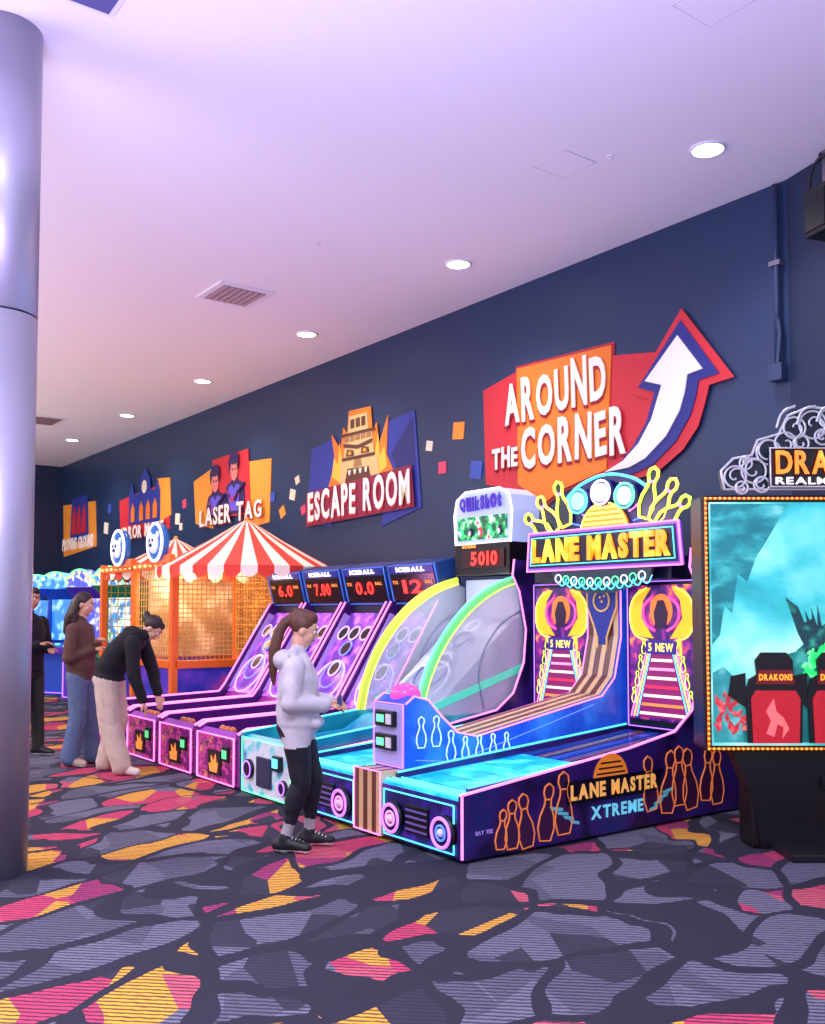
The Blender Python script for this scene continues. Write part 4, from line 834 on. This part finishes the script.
def person(name,loc,rz,J):
    root=empty(name,loc,rz)
    skin=M('skin_'+J.get('skin','a'),{'a':'#dca88a','b':'#c08a6c'}[J.get('skin','a')],.55)
    mats=[skin,J['top'],J['pants'],J['shoe'],J['sock'],J['sole']]
    B=Body()
    for q in ('R','L'):
        hip,kn,an=J['hip'+q],J['knee'+q],J['ankle'+q]; r=J['legr']
        B.cap(hip,kn,r[0],r[1],2)
        hem=J.get('hem',.1); a=Vector(kn);b=Vector(an); t=min(1,max(.1,(a.z-hem)/(a.z-b.z))); m=a.lerp(b,t)
        if J.get('calf'): B.cap(a.lerp(b,.12)+Vector((0,-.012,0)),a.lerp(b,.45)+Vector((0,-.014,0)),r[1]*.98,r[1]*.88,2)
        B.cap(kn,m,r[1],r[2],2)
        B.cap(m,an,.038,.036,4)
        td=Vector(J['toe'+q]).normalized()
        h=Vector((an[0],an[1],0))-td*.045
        B.cap(Vector((h.x,h.y,.048)),Vector((an[0],an[1],.052))+td*.05,.045,.042,3)
        B.cap(Vector((an[0],an[1],.05))+td*.05,Vector((an[0],an[1],.034))+td*.155*J.get('foot',1),.042,.036,3)
        B.cap(Vector((an[0],an[1],.04)),Vector((an[0],an[1],.095)),.045,.042,3)
    B.loft(J['pelvis'],2)
    B.loft(J['torso'],1)
    for q in ('R','L'):
        sh,el,wr=J['sh'+q],J['el'+q],J['wr'+q]; r=J['armr']
        B.cap(sh,el,r[0],r[1],1); B.cap(el,wr,r[1],r[2],1)
        w=Vector(wr); d=(w-Vector(el)).normalized()
        B.cap(w-d*.02,w+d*.025,.024,.023,0)
    for e in J.get('extra',[]):
        if e[0]=='ell': B.ell(e[1],e[2],e[3])
        else: B.cap(*e[1:])
    hf=Vector(J['look']).normalized(); hc=Vector(J['head']); hx=hf.cross(Vector((0,0,1))).normalized(); hz=hx.cross(hf).normalized()
    R=Matrix((hx,hf,hz)).transposed(); k=J.get('hk',1.0)
    P=lambda x,y,z: hc+R@Vector((x*k,y*k,z*k))
    B.cap(J['neck'],P(0,-.02,-.06),.055,.047,0)
    B.ell(P(0,-.008,.022),(.071*k,.09*k,.088*k),0,R)
    B.ell(P(0,.022,-.035),(.056*k,.062*k,.07*k),0,R)
    B.ell(P(0,.045,-.085),(.026*k,.026*k,.02*k),0,R)
    B.cap(P(0,.082,.012),P(0,.102,-.024),.009*k,.0125*k,0)
    B.cap(P(-.03,.070,.030),P(.03,.070,.030),.012*k,.012*k,0)
    for q in (-1,1):
        B.ell(P(q*.071,-.005,-.008),(.012*k,.02*k,.03*k),0,R)
        B.ell(P(q*.036,.055,-.03),(.02*k,.02*k,.02*k),0,R)
    B.build('body',mats,root,.009,3,True,(3,5),J.get('folds',.004))
    for q in (-1,1):
        sphere('eye',root,P(q*.029,.073,.006),.0115*k,M('eye_white','#e8e4e0',.2),(1,1,1),12)
        sphere('iris',root,P(q*.029,.0815,.006),.0058*k,M('iris','#2a1a12',.2),(1,1,1),10)
        tube('brow',root,[P(q*.014,.086,.028),P(q*.03,.086,.034),P(q*.046,.076,.028)],.0032,J['hair'],smooth=True)
    tube('mouth',root,[P(-.022,.075,-.052),P(0,.088,-.054),P(.022,.075,-.052)],.0052,M('lips','#b05a58',.4),smooth=True)
    Hh=Body()
    Hh.ell(P(0,-.022,.038),(.080*k,.092*k,.088*k),0,R)
    for e in J['hairp']:
        Hh.cap(P(*e[0]),P(*e[1]),e[2],e[3],0)
    Hh.build('hair',[J['hair']],root,.008,2,False)
    for q in ('R','L'):
        wr=Vector(J['wr'+q]); d=Vector(J.get('hd'+q,wr-Vector(J['el'+q]))).normalized()
        hand(root,'hand_'+q,wr+d*.015,d,(-1 if q=='R' else 1),skin,J.get('curl',.5),J.get('handk',1),J.get('palm'+q,(0,0,-1)))
    return root
hairB=M('hair_brown','#5a3424',.5,noise=30); hairD=M('hair_dark','#2c1c18',.5,noise=30); hairK=M('hair_black','#181214',.5)
hoodW=M('hoodie_grey_white','#d0ccd4',.9,noise=9); legn=M('leggings_navy','#10101f',.7); shoeK=M('sneaker_black','#15151a',.5); soleW=M('sole_white','#e8e4e0',.5); sockG=M('sock_grey','#a8a4a8',.9)
girl=person('girl_in_hoodie',(-5.455,3.13,0),math.radians(-36.5),dict(
 top=hoodW,pants=legn,shoe=shoeK,sock=sockG,sole=soleW,hair=hairB,legr=(.098,.064,.042),hem=.20,hk=.93,handk=.9,foot=.9,calf=1,folds=.004,
 hipR=(.075,-.01,.76),hipL=(-.075,-.01,.76),kneeR=(.085,.03,.43),kneeL=(-.08,.09,.43),ankleR=(.085,-.07,.09),ankleL=(-.085,.06,.09),toeR=(.25,1,0),toeL=(-.1,1,0),
 pelvis=[((0,0,.68),.12,.10),((0,-.02,.78),.158,.125),((0,0,.88),.13,.10)],
 torso=[((0,-.005,.74),.158,.12),((0,-.005,.80),.178,.138),((0,-.005,.95),.172,.135),((0,-.005,1.08),.175,.128),((0,-.01,1.17),.155,.10),((0,-.01,1.235),.085,.065)],
 shR=(.145,-.01,1.165),shL=(-.145,-.01,1.165),elR=(.20,-.03,.94),elL=(-.20,-.02,.94),wrR=(.09,.17,.92),wrL=(-.05,.19,.93),armr=(.068,.062,.05),
 extra=[('ell',(0,-.10,1.20),(.12,.065,.07),1),('cap',(-.09,.12,.80),(.09,.12,.80),.038,.038,1),('cap',(-.08,-.03,1.245),(.08,-.03,1.245),.035,.035,1)],
 neck=(0,-.01,1.22),head=(0,.035,1.39),look=(0,1,-.28),curl=.8,
 hairp=[((0,-.07,.05),(0,-.11,.055),.04,.034),((0,-.11,.05),(0,-.145,.015),.034,.034),((0,-.145,.015),(0,-.165,-.055),.034,.036),((0,-.165,-.055),(0,-.165,-.18),.036,.040),((0,-.165,-.18),(0,-.135,-.32),.040,.030),((0,-.135,-.32),(0,-.10,-.42),.030,.010),((.0,.02,.085),(0,-.06,.09),.05,.05)]))
box('phone',girl,(-.02,.25,.895),(.055,.28,.975),M('phone_blue','#3a4a78',.3),.004)
def laces(root,J):
    for (x,y) in J:
        for k in range(4):
            tube('lace',root,[(x-.025,y+.045+.022*k,.093-.009*k),(x+.025,y+.045+.022*k,.093-.009*k)],.004,soleW)
laces(girl,((.09,-.07),(-.085,.06)))
sweat=M('sweater_brown','#5e4238',.95,noise=20); jean=M('jeans_blue','#56688a',.85,noise=25)
person('woman_in_brown_sweater',(-9.72,3.10,0),math.radians(-42),dict(
 top=sweat,pants=jean,shoe=M('shoe_tan','#b09a84',.6),sock=soleW,sole=soleW,hair=hairD,legr=(.10,.085,.09),hem=.06,handk=1,
 hipR=(.085,0,.86),hipL=(-.085,0,.86),kneeR=(.095,.02,.48),kneeL=(-.10,.05,.48),ankleR=(.10,-.05,.09),ankleL=(-.11,.08,.09),toeR=(.2,1,0),toeL=(-.2,1,0),
 pelvis=[((0,0,.78),.13,.10),((0,-.015,.88),.17,.125),((0,0,1.0),.14,.10)],
 torso=[((0,0,.90),.16,.12),((0,0,.97),.18,.135),((0,.0,1.10),.17,.13),((0,0,1.25),.175,.12),((0,-.01,1.36),.165,.095),((0,-.005,1.42),.075,.06)],
 shR=(.165,-.01,1.335),shL=(-.165,-.01,1.335),elR=(.21,-.03,1.06),elL=(-.20,.0,1.08),wrR=(.06,.13,1.13),wrL=(-.03,.15,1.2),armr=(.068,.062,.048),
 neck=(0,-.005,1.41),head=(0,.03,1.585),look=(0,1,-.25),curl=.7,
 hairp=[((.05,-.05,.03),(.075,-.06,-.12),.045,.045),((-.05,-.05,.03),(-.075,-.06,-.12),.045,.045),((0,-.07,0),(0,-.10,-.18),.07,.07),((.075,-.05,-.12),(.08,.02,-.27),.04,.018),((-.075,-.05,-.12),(-.08,.02,-.27),.04,.018),((0,-.10,-.18),(0,-.11,-.30),.07,.04)]))
beige=M('pants_beige','#c8b4a4',.9,noise=12); blk=M('hoodie_black','#131318',.9)
person('person_bending_in_black_hoodie',(-9.05,3.22,0),math.radians(-36.5),dict(
 top=blk,pants=beige,shoe=M('shoe_cream','#d8ccc0',.6),sock=soleW,sole=soleW,hair=hairD,legr=(.12,.105,.092),hem=.07,
 hipR=(.09,-.06,.86),hipL=(-.09,-.06,.86),kneeR=(.11,-.02,.47),kneeL=(-.11,-.02,.47),ankleR=(.13,.10,.09),ankleL=(-.13,-.13,.09),toeR=(.2,1,0),toeL=(-.2,1,0),
 pelvis=[((0,-.07,.76),.14,.11),((0,-.08,.86),.18,.14),((0,-.04,.98),.16,.12)],
 torso=[((0,-.08,.86),.17,.135),((0,-.05,.98),.185,.14),((0,.03,1.12),.185,.135),((0,.12,1.22),.185,.125),((0,.21,1.27),.165,.10),((0,.255,1.285),.08,.065)],
 shR=(.17,.20,1.22),shL=(-.17,.20,1.22),elR=(.20,.22,.94),elL=(-.19,.29,.96),wrR=(.15,.29,.70),wrL=(-.12,.36,.74),armr=(.072,.062,.048),
 extra=[('ell',(0,.14,1.32),(.12,.085,.06),1)],
 neck=(0,.235,1.27),head=(0,.335,1.355),look=(0,1,-1.0),curl=.4,
 hairp=[((0,-.07,.05),(0,-.10,.03),.045,.045),((0,-.10,.04),(0,-.135,.06),.03,.03),((0,.0,.06),(0,.05,.075),.05,.035)]))
person('man_in_black_jacket',(-10.66,2.85,0),math.radians(-60),dict(
 top=blk,pants=M('pants_olive','#2c2a26',.9),shoe=shoeK,sock=sockG,sole=soleW,hair=hairK,legr=(.10,.075,.062),hem=.07,skin='b',
 hipR=(.09,0,.90),hipL=(-.09,0,.90),kneeR=(.10,.03,.50),kneeL=(-.10,.03,.50),ankleR=(.11,-.03,.09),ankleL=(-.11,.05,.09),toeR=(.2,1,0),toeL=(-.2,1,0),
 pelvis=[((0,0,.80),.13,.10),((0,-.015,.92),.17,.125),((0,0,1.04),.15,.11)],
 torso=[((0,0,.90),.17,.125),((0,0,1.0),.18,.13),((0,.0,1.15),.18,.13),((0,0,1.32),.20,.13),((0,-.01,1.43),.185,.10),((0,-.005,1.49),.08,.065)],
 shR=(.19,-.01,1.40),shL=(-.19,-.01,1.40),elR=(.25,.0,1.10),elL=(-.25,.02,1.12),wrR=(.10,.22,1.17),wrL=(-.06,.24,1.12),armr=(.07,.06,.048),
 neck=(0,-.005,1.48),head=(0,.03,1.655),look=(0,1,-.2),curl=.7,
 hairp=[((0,-.03,.06),(0,.04,.085),.055,.04)]))

# ------------------------------------------------------------------ lights
w=bpy.data.worlds.new('ambient'); SC.world=w; w.use_nodes=True
w.node_tree.nodes['Background'].inputs[0].default_value=(.75,.73,.93,1)
w.node_tree.nodes['Background'].inputs[1].default_value=1.15
def area(nm,loc,rot,size,e,col):
    l=bpy.data.lights.new(nm,'AREA'); l.energy=e; l.size=size; l.color=col
    o=bpy.data.objects.new(nm,l); COL.objects.link(o); o.location=loc; o.rotation_euler=rot; return o
area('overhead_fill',(-2.2,.6,4.9),(0,0,0),1.4,190,(.98,.97,1))  # added overhead fill lights, out of view, no fixture behind them
area('overhead_fill',(-7,-1.8,4.9),(0,0,0),1.4,220,(1,.95,.95))
area('overhead_fill',(-12.5,-2.2,4.9),(0,0,0),1.4,240,(1,.92,.9))
area('overhead_fill',(-18,-1.5,4.9),(0,0,0),1.4,240,(1,.90,.88))
area('blue_ceiling_fill',(-1.8,-.2,1.0),(math.pi,0,0),3,600,(.56,.50,1))  # unseen upward area lights, added to brighten and tint the ceiling
area('violet_ceiling_fill',(-7.0,-3.2,1.0),(math.pi,0,0),3,360,(.74,.66,1))
area('pink_ceiling_fill',(-13.0,-2.6,1.0),(math.pi,0,0),3,420,(1,.84,.88))
area('warm_ceiling_fill',(-19,-1.0,1.0),(math.pi,0,0),3,500,(1,.82,.74))
def pt(nm,loc,e,col,r=.15):
    l=bpy.data.lights.new(nm,'POINT'); l.energy=e; l.color=col; l.shadow_soft_size=r
    o=bpy.data.objects.new(nm,l); COL.objects.link(o); o.location=loc
pt('booth_fill',(-12.4,5.5,1.9),55,(1,.8,.5))  # added point light that warms the booth interior
pt('roller_glow',(-7.0,5.6,1.7),6,(.85,.95,1))  # added point light standing in for the alley roller's glow
pt('bowling_glow',(-5.0,4.4,.8),6,(.2,.7,1))
pt('skee_glow',(-9.3,4.6,1.3),14,(1,.35,.8))
pt('marquee_glow',(-5.4,5.3,2.3),8,(.9,.6,1))

# ------------------------------------------------------------------ camera
cam=bpy.data.cameras.new('camera'); co=bpy.data.objects.new('camera',cam); COL.objects.link(co)
co.location=(0,0,1.5); co.rotation_euler=(math.radians(92.8),0,math.radians(53.5))
cam.sensor_width=36; cam.lens=36*970/1024; cam.shift_y=(101-970*math.tan(math.radians(2.8)))/1024
cam.clip_end=100
SC.camera=co
